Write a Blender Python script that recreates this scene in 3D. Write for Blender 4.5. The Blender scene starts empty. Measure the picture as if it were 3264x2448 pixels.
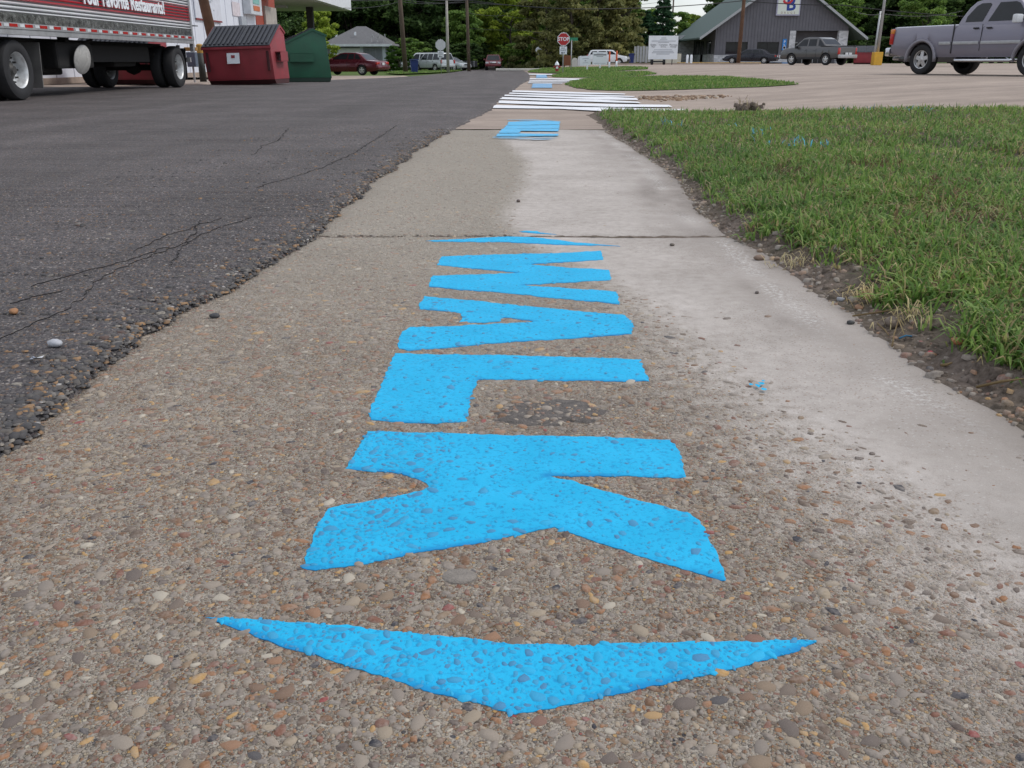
import bpy, bmesh, math, random
import numpy as np
from mathutils import Vector, Matrix
from mathutils.geometry import delaunay_2d_cdt

rng = np.random.default_rng(7)
random.seed(7)
R = math.radians
sc = bpy.context.scene
col = sc.collection

# ------------------------------------------------------------------ camera
CAM_H = 0.65
PITCH = R(20.09)
cam_d = bpy.data.cameras.new('camera')
cam_d.sensor_width = 36.0
cam_d.lens = 36.0 * 2821.4 / 3264.0
cam_d.clip_start = 0.05
cam_d.clip_end = 4000
cam = bpy.data.objects.new('camera', cam_d)
cam.location = (0, 0, CAM_H)
cam.rotation_euler = (R(90) - PITCH, 0, 0)
col.objects.link(cam)
sc.camera = cam
sc.render.resolution_x = 1024
sc.render.resolution_y = 768

# ------------------------------------------------------------------ sky and sun
SUN_EL, SUN_AZ = R(50), R(82)          # azimuth clockwise from +Y
world = bpy.data.worlds.new('World')
sc.world = world
world.use_nodes = True
wn = world.node_tree
wn.nodes.clear()
w_out = wn.nodes.new('ShaderNodeOutputWorld')
w_bg = wn.nodes.new('ShaderNodeBackground')
w_sky = wn.nodes.new('ShaderNodeTexSky')
w_sky.sky_type = 'NISHITA'
w_sky.sun_disc = False
w_sky.sun_elevation = SUN_EL
w_sky.sun_rotation = SUN_AZ
w_tc = wn.nodes.new('ShaderNodeTexCoord')
w_map = wn.nodes.new('ShaderNodeMapping')
w_map.inputs['Scale'].default_value = (1.0, 1.0, 2.6)
w_noise = wn.nodes.new('ShaderNodeTexNoise')
w_noise.inputs['Scale'].default_value = 3.2
w_noise.inputs['Detail'].default_value = 7
w_noise.inputs['Roughness'].default_value = 0.55
w_ramp = wn.nodes.new('ShaderNodeValToRGB')
w_ramp.color_ramp.elements[0].position = 0.42
w_ramp.color_ramp.elements[0].color = (0.30, 0.30, 0.30, 1)
w_ramp.color_ramp.elements[1].position = 0.62
w_ramp.color_ramp.elements[1].color = (0.97, 0.97, 0.97, 1)
w_mix = wn.nodes.new('ShaderNodeMix')
w_mix.data_type = 'RGBA'
w_mix.inputs[7].default_value = (9.0, 9.2, 9.7, 1)
wn.links.new(w_tc.outputs['Generated'], w_map.inputs['Vector'])
wn.links.new(w_map.outputs[0], w_noise.inputs['Vector'])
wn.links.new(w_noise.outputs[0], w_ramp.inputs[0])
wn.links.new(w_ramp.outputs[0], w_mix.inputs[0])
wn.links.new(w_sky.outputs[0], w_mix.inputs[6])
wn.links.new(w_mix.outputs[2], w_bg.inputs['Color'])
w_bg.inputs['Strength'].default_value = 0.115
wn.links.new(w_bg.outputs[0], w_out.inputs['Surface'])

sun_d = bpy.data.lights.new('sun', 'SUN')
sun_d.energy = 1.5
sun_d.angle = R(12)
sun_d.color = (1.0, 0.96, 0.90)
sun = bpy.data.objects.new('sun', sun_d)
sd = Vector((math.sin(SUN_AZ) * math.cos(SUN_EL), math.cos(SUN_AZ) * math.cos(SUN_EL), math.sin(SUN_EL)))
sun.rotation_euler = sd.to_track_quat('Z', 'Y').to_euler()
sun.location = (20, 20, 60)
col.objects.link(sun)

vs = sc.view_settings
vs.view_transform = 'Standard'
vs.look = 'None'
vs.exposure = 0.08
vs.gamma = 1.0

# ------------------------------------------------------------------ terrain
def ss(a, b, v):
    t = np.clip((np.asarray(v, float) - a) / (b - a), 0, 1)
    return t * t * (3 - 2 * t)

def H(x, y):
    lot = 0.30 * ss(2.0, 9.0, x) * ss(6.0, 13.0, y)
    drop = (0.30 * ss(20, 60, y) + 0.15 * ss(60, 110, y)) * (1 - ss(0, 7, x))
    return lot - drop

def Hf(x, y):
    return float(H(x, y))

def gp(sx, sy, dz=0.0):
    """where a sight line of the photograph (3264 x 2448) meets the terrain"""
    u = (sx - 1632) / 2821.4
    v = (1224 - sy) / 2821.4
    d = (u, math.cos(PITCH) + v * math.sin(PITCH), -math.sin(PITCH) + v * math.cos(PITCH))
    t, st = 0.3, 0.05
    def below(t):
        return CAM_H + d[2] * t < Hf(d[0] * t, d[1] * t) + dz
    while not below(t) and t < 400:
        st = max(0.05, t * 0.02)
        t += st
    a, b = t - st, t
    for _ in range(30):
        m = (a + b) / 2
        if below(m): b = m
        else: a = m
    return (d[0] * b, d[1] * b)

def px_x(px, Y):
    """x of something seen at column px (2212-wide view) and standing Y metres away"""
    return (px - 1106) / 1912 * (Y * math.cos(PITCH) + 0.22)

# cheap smooth 2-D value noise
_perm = np.random.default_rng(3).random(65536)
def vnoise(x, y, s=1.0, seed=0):
    x = np.asarray(x, float) * s + seed * 17.3
    y = np.asarray(y, float) * s + seed * 9.1
    xi = np.floor(x).astype(np.int64); yi = np.floor(y).astype(np.int64)
    fx = x - xi; fy = y - yi
    fx = fx * fx * (3 - 2 * fx); fy = fy * fy * (3 - 2 * fy)
    h = lambda a, b: _perm[(a * 73856093 ^ b * 19349663) & 65535]
    return (h(xi, yi) * (1 - fx) + h(xi + 1, yi) * fx) * (1 - fy) + (h(xi, yi + 1) * (1 - fx) + h(xi + 1, yi + 1) * fx) * fy

# ------------------------------------------------------------------ mesh helpers
def obj(name, mesh, mat=None, parent=None, smooth=False, kind=None):
    if mat is not None:
        for m in (mat if isinstance(mat, (list, tuple)) else [mat]):
            mesh.materials.append(m)
    if smooth:
        mesh.polygons.foreach_set('use_smooth', np.ones(len(mesh.polygons), bool))
    o = bpy.data.objects.new(name, mesh)
    col.objects.link(o)
    if parent: o.parent = parent
    if kind: o['kind'] = kind
    return o

def np_mesh(name, V, quads=None, tris=None, mats=None):
    V = np.asarray(V, np.float32).reshape(-1, 3)
    nq = 0 if quads is None else len(quads)
    nt_ = 0 if tris is None else len(tris)
    me = bpy.data.meshes.new(name)
    me.vertices.add(len(V)); me.vertices.foreach_set('co', V.ravel())
    L = []
    if nq: L.append(np.asarray(quads, np.int32).ravel())
    if nt_: L.append(np.asarray(tris, np.int32).ravel())
    L = np.concatenate(L)
    me.loops.add(len(L)); me.loops.foreach_set('vertex_index', L)
    st = np.concatenate([np.arange(nq) * 4, nq * 4 + np.arange(nt_) * 3]).astype(np.int32)
    me.polygons.add(nq + nt_); me.polygons.foreach_set('loop_start', st)
    if mats is not None: me.polygons.foreach_set('material_index', np.asarray(mats, np.int32))
    me.update(calc_edges=True); me.validate()
    return me

def grid_mesh(name, xs, ys, zf):
    X, Y = np.meshgrid(xs, ys)
    V = np.stack([X, Y, zf(X, Y)], -1).reshape(-1, 3)
    nx, ny = len(xs), len(ys)
    i = np.arange(ny - 1)[:, None] * nx + np.arange(nx - 1)[None]
    i = i.ravel()
    return np_mesh(name, V, quads=np.stack([i, i + 1, i + nx + 1, i + nx], -1)), V

def attr(me, name, vals):
    a = me.attributes.new(name, 'FLOAT', 'POINT')
    a.data.foreach_set('value', np.asarray(vals, np.float32))

class MB:
    def __init__(s): s.v = []; s.f = []
    def add(s, V, F):
        n = len(s.v); s.v += [tuple(p) for p in V]; s.f += [tuple(i + n for i in f) for f in F]; return s
    def box(s, c, d, rot=None):
        P = [Vector((sx * d[0] / 2, sy * d[1] / 2, sz * d[2] / 2)) for sx in (-1, 1) for sy in (-1, 1) for sz in (-1, 1)]
        if rot is not None: P = [rot @ p for p in P]
        P = [p + Vector(c) for p in P]
        return s.add(P, [(0, 1, 3, 2), (4, 6, 7, 5), (0, 4, 5, 1), (2, 3, 7, 6), (0, 2, 6, 4), (1, 5, 7, 3)])
    def tube(s, pts, rad, n=8, cap=True):
        pts = [Vector(p) for p in pts]
        if not isinstance(rad, (list, tuple)): rad = [rad] * len(pts)
        V = []; F = []
        up = None
        for i, p in enumerate(pts):
            t = (pts[min(i + 1, len(pts) - 1)] - pts[max(i - 1, 0)]).normalized()
            if up is None:
                up = Vector((0, 0, 1)) if abs(t.z) < .9 else Vector((1, 0, 0))
            a = t.cross(up).normalized(); b = a.cross(t).normalized(); up = b
            for k in range(n):
                an = 2 * math.pi * k / n
                V.append(p + (a * math.cos(an) + b * math.sin(an)) * rad[i])
        for i in range(len(pts) - 1):
            for k in range(n):
                F.append((i * n + k, i * n + (k + 1) % n, (i + 1) * n + (k + 1) % n, (i + 1) * n + k))
        if cap:
            F.append(tuple(range(n - 1, -1, -1))); F.append(tuple((len(pts) - 1) * n + k for k in range(n)))
        return s.add(V, F)
    def lathe(s, prof, n=24, axis='z', c=(0, 0, 0), caps=True):
        V = []; F = []
        for r, h in prof:
            for k in range(n):
                a = 2 * math.pi * k / n
                p = (r * math.cos(a), r * math.sin(a), h)
                if axis == 'y': p = (p[0], p[2], p[1])
                if axis == 'x': p = (p[2], p[0], p[1])
                V.append((p[0] + c[0], p[1] + c[1], p[2] + c[2]))
        for i in range(len(prof) - 1):
            for k in range(n):
                F.append((i * n + k, i * n + (k + 1) % n, (i + 1) * n + (k + 1) % n, (i + 1) * n + k))
        if caps and prof[0][0] > 1e-6: F.append(tuple(range(n)))
        if caps and prof[-1][0] > 1e-6: F.append(tuple((len(prof) - 1) * n + k for k in range(n)))
        return s.add(V, F)
    def prism(s, poly, a, b, fn):
        """poly 2-D, swept from a to b; fn(u, v, w) -> xyz"""
        n = len(poly)
        V = [fn(u, v, a) for u, v in poly] + [fn(u, v, b) for u, v in poly]
        F = [tuple(range(n))[::-1], tuple(range(n, 2 * n))] + [(i, (i + 1) % n, (i + 1) % n + n, i + n) for i in range(n)]
        return s.add(V, F)
    def build(s, name, mat, parent=None, bevel=0, smooth=False, angle=None, segs=2, kind=None):
        me = bpy.data.meshes.new(name)
        me.from_pydata(s.v, [], s.f)
        bm = bmesh.new(); bm.from_mesh(me)
        bmesh.ops.recalc_face_normals(bm, faces=bm.faces)
        if bevel:
            es = [e for e in bm.edges if len(e.link_faces) == 2 and e.calc_face_angle(0) > R(25)]
            bmesh.ops.bevel(bm, geom=es, offset=bevel, segments=segs, affect='EDGES', profile=0.6, clamp_overlap=True)
        bm.to_mesh(me); bm.free()
        o = obj(name, me, mat, parent, smooth or angle is not None, kind)
        if angle is not None: me.set_sharp_from_angle(angle=R(angle))
        return o

def empty(name, loc, rz=0, label=None, cat=None, group=None):
    o = bpy.data.objects.new(name, None)
    o.empty_display_size = 0.2
    col.objects.link(o)
    o.location = loc; o.rotation_euler = (0, 0, rz)
    tag(o, label, cat, group)
    return o

def tag(o, label=None, cat=None, group=None, kind=None):
    if label: o['label'] = label
    if cat: o['category'] = cat
    if group: o['group'] = group
    if kind: o['kind'] = kind
    return o

def copy_tree(o, parent=None):
    c = o.copy(); col.objects.link(c); c.parent = parent
    for ch in list(o.children): copy_tree(ch, c)
    return c

def text_mesh(body, size, depth=0.004, shear=0.0, bold=0.0):
    cu = bpy.data.curves.new('lettering', 'FONT')
    cu.body = body; cu.size = size; cu.extrude = depth; cu.align_x = 'CENTER'; cu.align_y = 'CENTER'
    cu.shear = shear; cu.offset = bold; cu.resolution_u = 3
    t = bpy.data.objects.new('lettering', cu); col.objects.link(t)
    dg = bpy.context.evaluated_depsgraph_get(); dg.update()
    me = bpy.data.meshes.new_from_object(t.evaluated_get(dg))
    bpy.data.objects.remove(t); bpy.data.curves.remove(cu)
    return me

def lettering(body, size, mat, parent, loc, rot, name='lettering', **k):
    me = text_mesh(body, size, **k)
    o = obj(name, me, mat, parent)
    o.location = loc; o.rotation_euler = rot
    return o

# ------------------------------------------------------------------ materials
def node(nt, typ, ins=None, **props):
    n = nt.nodes.new(typ)
    for k, v in props.items(): setattr(n, k, v)
    for k, v in (ins or {}).items():
        if isinstance(v, bpy.types.NodeSocket): nt.links.new(v, n.inputs[k])
        else: n.inputs[k].default_value = v
    return n

def ramp(nt, fac, stops, interp='LINEAR'):
    n = nt.nodes.new('ShaderNodeValToRGB')
    cr = n.color_ramp; cr.interpolation = interp
    while len(cr.elements) < len(stops): cr.elements.new(0.5)
    for e, (p, c) in zip(cr.elements, stops):
        e.position = p
        e.color = (c, c, c, 1) if isinstance(c, (int, float)) else (*c, 1)
    nt.links.new(fac, n.inputs[0])
    return n.outputs[0]

def mixc(nt, fac, a, b, mode='MIX'):
    n = nt.nodes.new('ShaderNodeMix'); n.data_type = 'RGBA'; n.blend_type = mode
    for i, v in ((0, fac), (6, a), (7, b)):
        if isinstance(v, bpy.types.NodeSocket): nt.links.new(v, n.inputs[i])
        elif i == 0: n.inputs[0].default_value = v
        else: n.inputs[i].default_value = (*v, 1)
    return n.outputs[2]

def math_(nt, op, a, b=0.0, c=0.0, clamp=False):
    n = nt.nodes.new('ShaderNodeMath'); n.operation = op; n.use_clamp = clamp
    for i, v in enumerate((a, b, c)):
        if isinstance(v, bpy.types.NodeSocket): nt.links.new(v, n.inputs[i])
        else: n.inputs[i].default_value = v
    return n.outputs[0]

def new_mat(name):
    m = bpy.data.materials.new(name); m.use_nodes = True
    nt = m.node_tree
    return m, nt, nt.nodes['Principled BSDF']

def coords(nt, kind='Object', scale=None):
    t = nt.nodes.new('ShaderNodeTexCoord').outputs[kind]
    if scale:
        t = node(nt, 'ShaderNodeMapping', {'Vector': t, 'Scale': scale}).outputs[0]
    return t

def bump(nt, bs, h, strength=0.5, dist=0.01):
    b = node(nt, 'ShaderNodeBump', {'Height': h, 'Strength': strength, 'Distance': dist})
    nt.links.new(b.outputs[0], bs.inputs['Normal'])

def mat(name, c, rough=0.6, metal=0.0, var=0.12, scale=3.0, dirt=0.0, dirtc=(0.12, 0.10, 0.08), bmp=0.0, bscale=60, coat=0.0, streak=False):
    """plain surface with mottled tone, optional grime and fine relief"""
    m, nt, bs = new_mat(name)
    co = coords(nt)
    n1 = node(nt, 'ShaderNodeTexNoise', {'Vector': co, 'Scale': scale, 'Detail': 6.0, 'Roughness': 0.6}).outputs[0]
    lo = tuple(x * (1 - var) for x in c); hi = tuple(min(1, x * (1 + var)) for x in c)
    cc = ramp(nt, n1, [(0.3, lo), (0.7, hi)])
    if dirt:
        dco = coords(nt, 'Object', (scale * 1.3, scale * 1.3, scale * (0.25 if streak else 1.3)))
        n2 = node(nt, 'ShaderNodeTexNoise', {'Vector': dco, 'Scale': 1.0, 'Detail': 8.0, 'Roughness': 0.7}).outputs[0]
        f = ramp(nt, n2, [(0.46, 0.0), (0.72, dirt)])
        cc = mixc(nt, f, cc, dirtc)
    nt.links.new(cc, bs.inputs['Base Color'])
    rr = ramp(nt, n1, [(0.25, max(0, rough - .08)), (0.75, min(1, rough + .08))])
    nt.links.new(rr, bs.inputs['Roughness'])
    bs.inputs['Metallic'].default_value = metal
    if coat:
        bs.inputs['Coat Weight'].default_value = coat; bs.inputs['Coat Roughness'].default_value = 0.08
    if bmp:
        n3 = node(nt, 'ShaderNodeTexNoise', {'Vector': co, 'Scale': bscale, 'Detail': 4.0}).outputs[0]
        bump(nt, bs, n3, bmp, 0.01)
    return m

STONES = [(0.00, (0.23, 0.195, 0.165)), (0.11, (0.30, 0.25, 0.20)), (0.22, (0.185, 0.105, 0.062)), (0.34, (0.25, 0.21, 0.175)),
          (0.45, (0.155, 0.115, 0.088)), (0.55, (0.29, 0.145, 0.072)), (0.64, (0.33, 0.265, 0.19)), (0.72, (0.20, 0.095, 0.065)),
          (0.79, (0.115, 0.088, 0.075)), (0.85, (0.235, 0.165, 0.105)), (0.91, (0.44, 0.27, 0.11)), (0.945, (0.46, 0.41, 0.33)), (0.97, (0.26, 0.06, 0.055)), (0.98, (0.045, 0.045, 0.055))]

def stone_mat(name, source):
    m, nt, bs = new_mat(name)
    if source == 'island':
        r = nt.nodes.new('ShaderNodeNewGeometry').outputs['Random Per Island']
    else:
        r = nt.nodes.new('ShaderNodeObjectInfo').outputs['Random']
    c = ramp(nt, r, STONES, 'CONSTANT')
    n1 = node(nt, 'ShaderNodeTexNoise', {'Vector': coords(nt, 'Object'), 'Scale': 220.0, 'Detail': 4.0, 'Roughness': 0.65}).outputs[0]
    c = mixc(nt, 1.0, c, ramp(nt, n1, [(0.25, 0.74), (0.75, 1.22)]), 'MULTIPLY')
    # cement dust clinging to the stone
    n2 = node(nt, 'ShaderNodeTexNoise', {'Vector': coords(nt, 'Object'), 'Scale': 55.0, 'Detail': 6.0, 'Roughness': 0.75}).outputs[0]
    c = mixc(nt, ramp(nt, n2, [(0.42, 0.0), (0.66, 0.65)]), c, (0.30, 0.265, 0.235))
    if source == 'island':
        yy = math_(nt, 'MULTIPLY', node(nt, 'ShaderNodeSeparateXYZ', {0: coords(nt, 'Object')}).outputs[1], 0.1)
        c = mixc(nt, ramp(nt, yy, [(0.13, 0.0), (0.36, 0.5)]), c, (0.37, 0.335, 0.29))
    nt.links.new(c, bs.inputs['Base Color'])
    bs.inputs['Roughness'].default_value = 0.75
    bs.inputs['Specular IOR Level'].default_value = 0.3
    bump(nt, bs, n1, 0.3, 0.002)
    return m

def pavement_mat():
    m, nt, bs = new_mat('pavement_concrete')
    co = coords(nt)
    sm = node(nt, 'ShaderNodeAttribute', attribute_name='smooth').outputs['Fac']
    dirt = node(nt, 'ShaderNodeAttribute', attribute_name='dirt').outputs['Fac']
    # slightly warped coordinates so the small aggregate is not on a lattice
    v1 = node(nt, 'ShaderNodeTexVoronoi', {'Vector': co, 'Scale': 170.0, 'Randomness': 1.0})
    v2 = node(nt, 'ShaderNodeTexVoronoi', {'Vector': co, 'Scale': 330.0})
    sep1 = node(nt, 'ShaderNodeSeparateColor', {0: v1.outputs['Color']}).outputs[0]
    sep2 = node(nt, 'ShaderNodeSeparateColor', {0: v2.outputs['Color']}).outputs[1]
    agg1 = ramp(nt, sep1, STONES, 'CONSTANT')
    agg2 = ramp(nt, sep2, STONES, 'CONSTANT')
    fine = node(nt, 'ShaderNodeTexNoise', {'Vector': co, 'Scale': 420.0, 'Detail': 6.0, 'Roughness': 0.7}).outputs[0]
    mid = node(nt, 'ShaderNodeTexNoise', {'Vector': co, 'Scale': 26.0, 'Detail': 8.0, 'Roughness': 0.65}).outputs[0]
    big = node(nt, 'ShaderNodeTexNoise', {'Vector': co, 'Scale': 2.3, 'Detail': 6.0, 'Roughness': 0.6}).outputs[0]
    matrix = ramp(nt, fine, [(0.28, (0.085, 0.072, 0.06)), (0.47, (0.265, 0.23, 0.20)), (0.75, (0.44, 0.40, 0.36))])  # darkest stop paints crevice shade into the pits
    in1 = ramp(nt, v1.outputs['Distance'], [(0.36, 1.0), (0.50, 0.0)])
    in2 = ramp(nt, v2.outputs['Distance'], [(0.36, 0.85), (0.55, 0.0)])
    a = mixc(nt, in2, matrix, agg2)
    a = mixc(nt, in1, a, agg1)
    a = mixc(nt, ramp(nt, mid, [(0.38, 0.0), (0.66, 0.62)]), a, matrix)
    a = mixc(nt, 1.0, a, ramp(nt, mid, [(0.30, (0.78, 0.76, 0.74)), (0.68, (1.20, 1.20, 1.20))]), 'MULTIPLY')
    a = mixc(nt, 1.0, a, ramp(nt, big, [(0.3, 0.86), (0.7, 1.12)]), 'MULTIPLY')
    a = mixc(nt, 1.0, a, (1.06, 1.07, 1.03), 'MULTIPLY')
    yy = math_(nt, 'ADD', math_(nt, 'MULTIPLY', node(nt, 'ShaderNodeSeparateXYZ', {0: co}).outputs[1], 0.1), math_(nt, 'MULTIPLY', math_(nt, 'SUBTRACT', big, 0.5), 0.12))
    a = mixc(nt, ramp(nt, yy, [(0.13, 0.0), (0.36, 0.62)]), a, ramp(nt, fine, [(0.3, (0.34, 0.310, 0.262)), (0.7, (0.50, 0.458, 0.395))]))
    cem = ramp(nt, mid, [(0.25, (0.355, 0.318, 0.286)), (0.5, (0.445, 0.405, 0.370)), (0.78, (0.525, 0.485, 0.447))])
    v3 = node(nt, 'ShaderNodeTexVoronoi', {'Vector': co, 'Scale': 130.0})
    s3 = node(nt, 'ShaderNodeSeparateColor', {0: v3.outputs['Color']}).outputs[2]
    f3 = math_(nt, 'MULTIPLY', ramp(nt, v3.outputs['Distance'], [(0.22, 1.0), (0.34, 0.0)]), ramp(nt, s3, [(0.62, 0.0), (0.64, 0.55)]))
    cem = mixc(nt, f3, cem, ramp(nt, s3, [(0.64, (0.20, 0.17, 0.15)), (0.80, (0.27, 0.19, 0.14)), (0.88, (0.58, 0.56, 0.53))], 'CONSTANT'))
    speck = ramp(nt, v2.outputs['Distance'], [(0.10, 1.0), (0.16, 0.0)])
    pick = ramp(nt, sep2, [(0.70, 0.0), (0.72, 0.8)])
    cem = mixc(nt, math_(nt, 'MULTIPLY', speck, pick), cem, agg2)
    cem = mixc(nt, 1.0, cem, ramp(nt, big, [(0.28, (0.80, 0.79, 0.78)), (0.7, (1.10, 1.10, 1.11))]), 'MULTIPLY')
    cem = mixc(nt, 1.0, cem, ramp(nt, fine, [(0.3, 0.86), (0.7, 1.10)]), 'MULTIPLY')
    # broken transition between the worn and the skimmed surface
    t = math_(nt, 'ADD', sm, math_(nt, 'MULTIPLY', math_(nt, 'SUBTRACT', mid, 0.5), 0.9))
    t = math_(nt, 'ADD', t, math_(nt, 'MULTIPLY', math_(nt, 'SUBTRACT', fine, 0.5), 0.5))
    t = ramp(nt, t, [(0.22, 0.0), (0.82, 1.0)])
    c = mixc(nt, t, a, cem)
    dn = math_(nt, 'MULTIPLY', dirt, ramp(nt, mid, [(0.3, 0.35), (0.7, 1.0)]))
    c = mixc(nt, dn, c, (0.15, 0.125, 0.108))
    flk = node(nt, 'ShaderNodeTexNoise', {'Vector': co, 'Scale': 75.0, 'Detail': 6.0, 'Roughness': 0.75}).outputs[0]
    pl = node(nt, 'ShaderNodeAttribute', attribute_name='pale').outputs['Fac']
    c = mixc(nt, math_(nt, 'MULTIPLY', pl, ramp(nt, flk, [(0.50, 0.0), (0.62, 0.85)])), c, (0.60, 0.58, 0.56))
    nt.links.new(c, bs.inputs['Base Color'])
    bs.inputs['Roughness'].default_value = 0.86
    bs.inputs['Specular IOR Level'].default_value = 0.25
    hh = math_(nt, 'MULTIPLY', math_(nt, 'SUBTRACT', 1.0, t), math_(nt, 'ADD', in1, math_(nt, 'MULTIPLY', in2, 0.5)))
    hh = math_(nt, 'ADD', hh, math_(nt, 'MULTIPLY', fine, 0.35))
    bump(nt, bs, hh, 0.9, 0.003)
    return m

def lot_mat(name='lot_concrete', tone=1.0):
    m, nt, bs = new_mat(name)
    co = coords(nt)
    fine = node(nt, 'ShaderNodeTexNoise', {'Vector': co, 'Scale': 130.0, 'Detail': 5.0, 'Roughness': 0.75}).outputs[0]
    mid = node(nt, 'ShaderNodeTexNoise', {'Vector': co, 'Scale': 1.6, 'Detail': 9.0, 'Roughness': 0.65}).outputs[0]
    st = node(nt, 'ShaderNodeTexNoise', {'Vector': coords(nt, 'Object', (0.25, 1.5, 1)), 'Scale': 0.8, 'Detail': 7.0, 'Roughness': 0.6}).outputs[0]
    c = ramp(nt, fine, [(0.3, tuple(x * tone for x in (0.255, 0.200, 0.162))), (0.7, tuple(x * tone for x in (0.425, 0.350, 0.296)))])
    c = mixc(nt, 1.0, c, ramp(nt, mid, [(0.3, 0.82), (0.7, 1.12)]), 'MULTIPLY')
    c = mixc(nt, 1.0, c, ramp(nt, st, [(0.35, 0.80), (0.6, 1.08)]), 'MULTIPLY')
    nt.links.new(c, bs.inputs['Base Color'])
    bs.inputs['Roughness'].default_value = 0.85
    bs.inputs['Specular IOR Level'].default_value = 0.25
    bump(nt, bs, fine, 0.4, 0.003)
    return m

def asphalt_mat():
    m, nt, bs = new_mat('asphalt')
    co = coords(nt)
    v1 = node(nt, 'ShaderNodeTexVoronoi', {'Vector': co, 'Scale': 95.0})
    v2 = node(nt, 'ShaderNodeTexVoronoi', {'Vector': co, 'Scale': 210.0})
    s1 = node(nt, 'ShaderNodeSeparateColor', {0: v1.outputs['Color']}).outputs[0]
    s2 = node(nt, 'ShaderNodeSeparateColor', {0: v2.outputs['Color']}).outputs[1]
    pal = [(0.0, (0.055, 0.051, 0.051)), (0.22, (0.095, 0.088, 0.085)), (0.42, (0.07, 0.066, 0.068)), (0.58, (0.13, 0.118, 0.108)),
           (0.72, (0.06, 0.05, 0.05)), (0.82, (0.14, 0.11, 0.08)), (0.88, (0.17, 0.16, 0.15)), (0.935, (0.16, 0.095, 0.055)), (0.965, (0.30, 0.27, 0.24))]
    a1 = ramp(nt, s1, pal, 'CONSTANT'); a2 = ramp(nt, s2, pal, 'CONSTANT')
    in1 = ramp(nt, v1.outputs['Distance'], [(0.38, 1.0), (0.52, 0.0)])
    fine = node(nt, 'ShaderNodeTexNoise', {'Vector': co, 'Scale': 260.0, 'Detail': 5.0, 'Roughness': 0.7}).outputs[0]
    mid = node(nt, 'ShaderNodeTexNoise', {'Vector': co, 'Scale': 1.1, 'Detail': 8.0, 'Roughness': 0.62}).outputs[0]
    trk = node(nt, 'ShaderNodeTexNoise', {'Vector': coords(nt, 'Object', (1.3, 0.05, 1)), 'Scale': 1.0, 'Detail': 4.0}).outputs[0]
    c = mixc(nt, in1, a2, a1)
    v4 = node(nt, 'ShaderNodeTexVoronoi', {'Vector': co, 'Scale': 42.0})
    s4 = node(nt, 'ShaderNodeSeparateColor', {0: v4.outputs['Color']}).outputs[2]
    f4 = math_(nt, 'MULTIPLY', ramp(nt, v4.outputs['Distance'], [(0.20, 1.0), (0.28, 0.0)]), ramp(nt, s4, [(0.66, 0.0), (0.68, 0.8)]))
    c = mixc(nt, ramp(nt, fine, [(0.45, 0.0), (0.65, 0.75)]), c, (0.050, 0.047, 0.048))
    c = mixc(nt, f4, c, ramp(nt, s4, [(0.0, (0.25, 0.23, 0.21)), (0.80, (0.20, 0.13, 0.08)), (0.90, (0.38, 0.36, 0.34))], 'CONSTANT'))
    c = mixc(nt, 1.0, c, ramp(nt, mid, [(0.3, 0.82), (0.7, 1.36)]), 'MULTIPLY')
    c = mixc(nt, 1.0, c, ramp(nt, trk, [(0.35, (0.88, 0.86, 0.88)), (0.65, (1.12, 1.09, 1.13))]), 'MULTIPLY')
    nt.links.new(c, bs.inputs['Base Color'])
    bs.inputs['Roughness'].default_value = 0.78
    bs.inputs['Specular IOR Level'].default_value = 0.35
    hh = math_(nt, 'ADD', in1, math_(nt, 'MULTIPLY', fine, 0.8))
    bump(nt, bs, hh, 0.8, 0.004)
    return m

def blue_mat(name, dark=False):
    m, nt, bs = new_mat(name)
    co = coords(nt)
    n1 = node(nt, 'ShaderNodeTexNoise', {'Vector': co, 'Scale': 120.0, 'Detail': 6.0, 'Roughness': 0.65}).outputs[0]
    n2 = node(nt, 'ShaderNodeTexNoise', {'Vector': co, 'Scale': 9.0, 'Detail': 6.0}).outputs[0]
    base = ramp(nt, n2, [(0.3, (0.012, 0.395, 0.68)), (0.7, (0.020, 0.455, 0.77))])
    if dark:
        r = nt.nodes.new('ShaderNodeNewGeometry').outputs['Random Per Island']
        base = mixc(nt, ramp(nt, r, [(0.0, 0.10), (0.4, 0.48), (1.0, 0.95)]), base, (0.075, 0.225, 0.40))
    else:
        e = node(nt, 'ShaderNodeAttribute', attribute_name='pooled').outputs['Fac']
        base = mixc(nt, e, base, (0.008, 0.23, 0.52))
        base = mixc(nt, ramp(nt, n1, [(0.37, 0.75), (0.49, 0.0)]), base, (0.012, 0.255, 0.52))
    nt.links.new(base, bs.inputs['Base Color'])
    bs.inputs['Roughness'].default_value = 0.62
    bs.inputs['Specular IOR Level'].default_value = 0.18
    bump(nt, bs, n1, 0.5, 0.003)
    return m

def white_paint_mat():
    m, nt, bs = new_mat('white_road_paint')
    co = coords(nt)
    n1 = node(nt, 'ShaderNodeTexNoise', {'Vector': co, 'Scale': 60.0, 'Detail': 6.0, 'Roughness': 0.7}).outputs[0]
    n2 = node(nt, 'ShaderNodeTexNoise', {'Vector': co, 'Scale': 1.7, 'Detail': 6.0, 'Roughness': 0.6}).outputs[0]
    c = ramp(nt, n1, [(0.30, (0.55, 0.54, 0.55)), (0.45, (0.76, 0.77, 0.80))])
    c = mixc(nt, ramp(nt, n2, [(0.52, 0.0), (0.75, 0.35)]), c, (0.40, 0.37, 0.35))
    nt.links.new(c, bs.inputs['Base Color'])
    bs.inputs['Roughness'].default_value = 0.6
    return m

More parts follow.
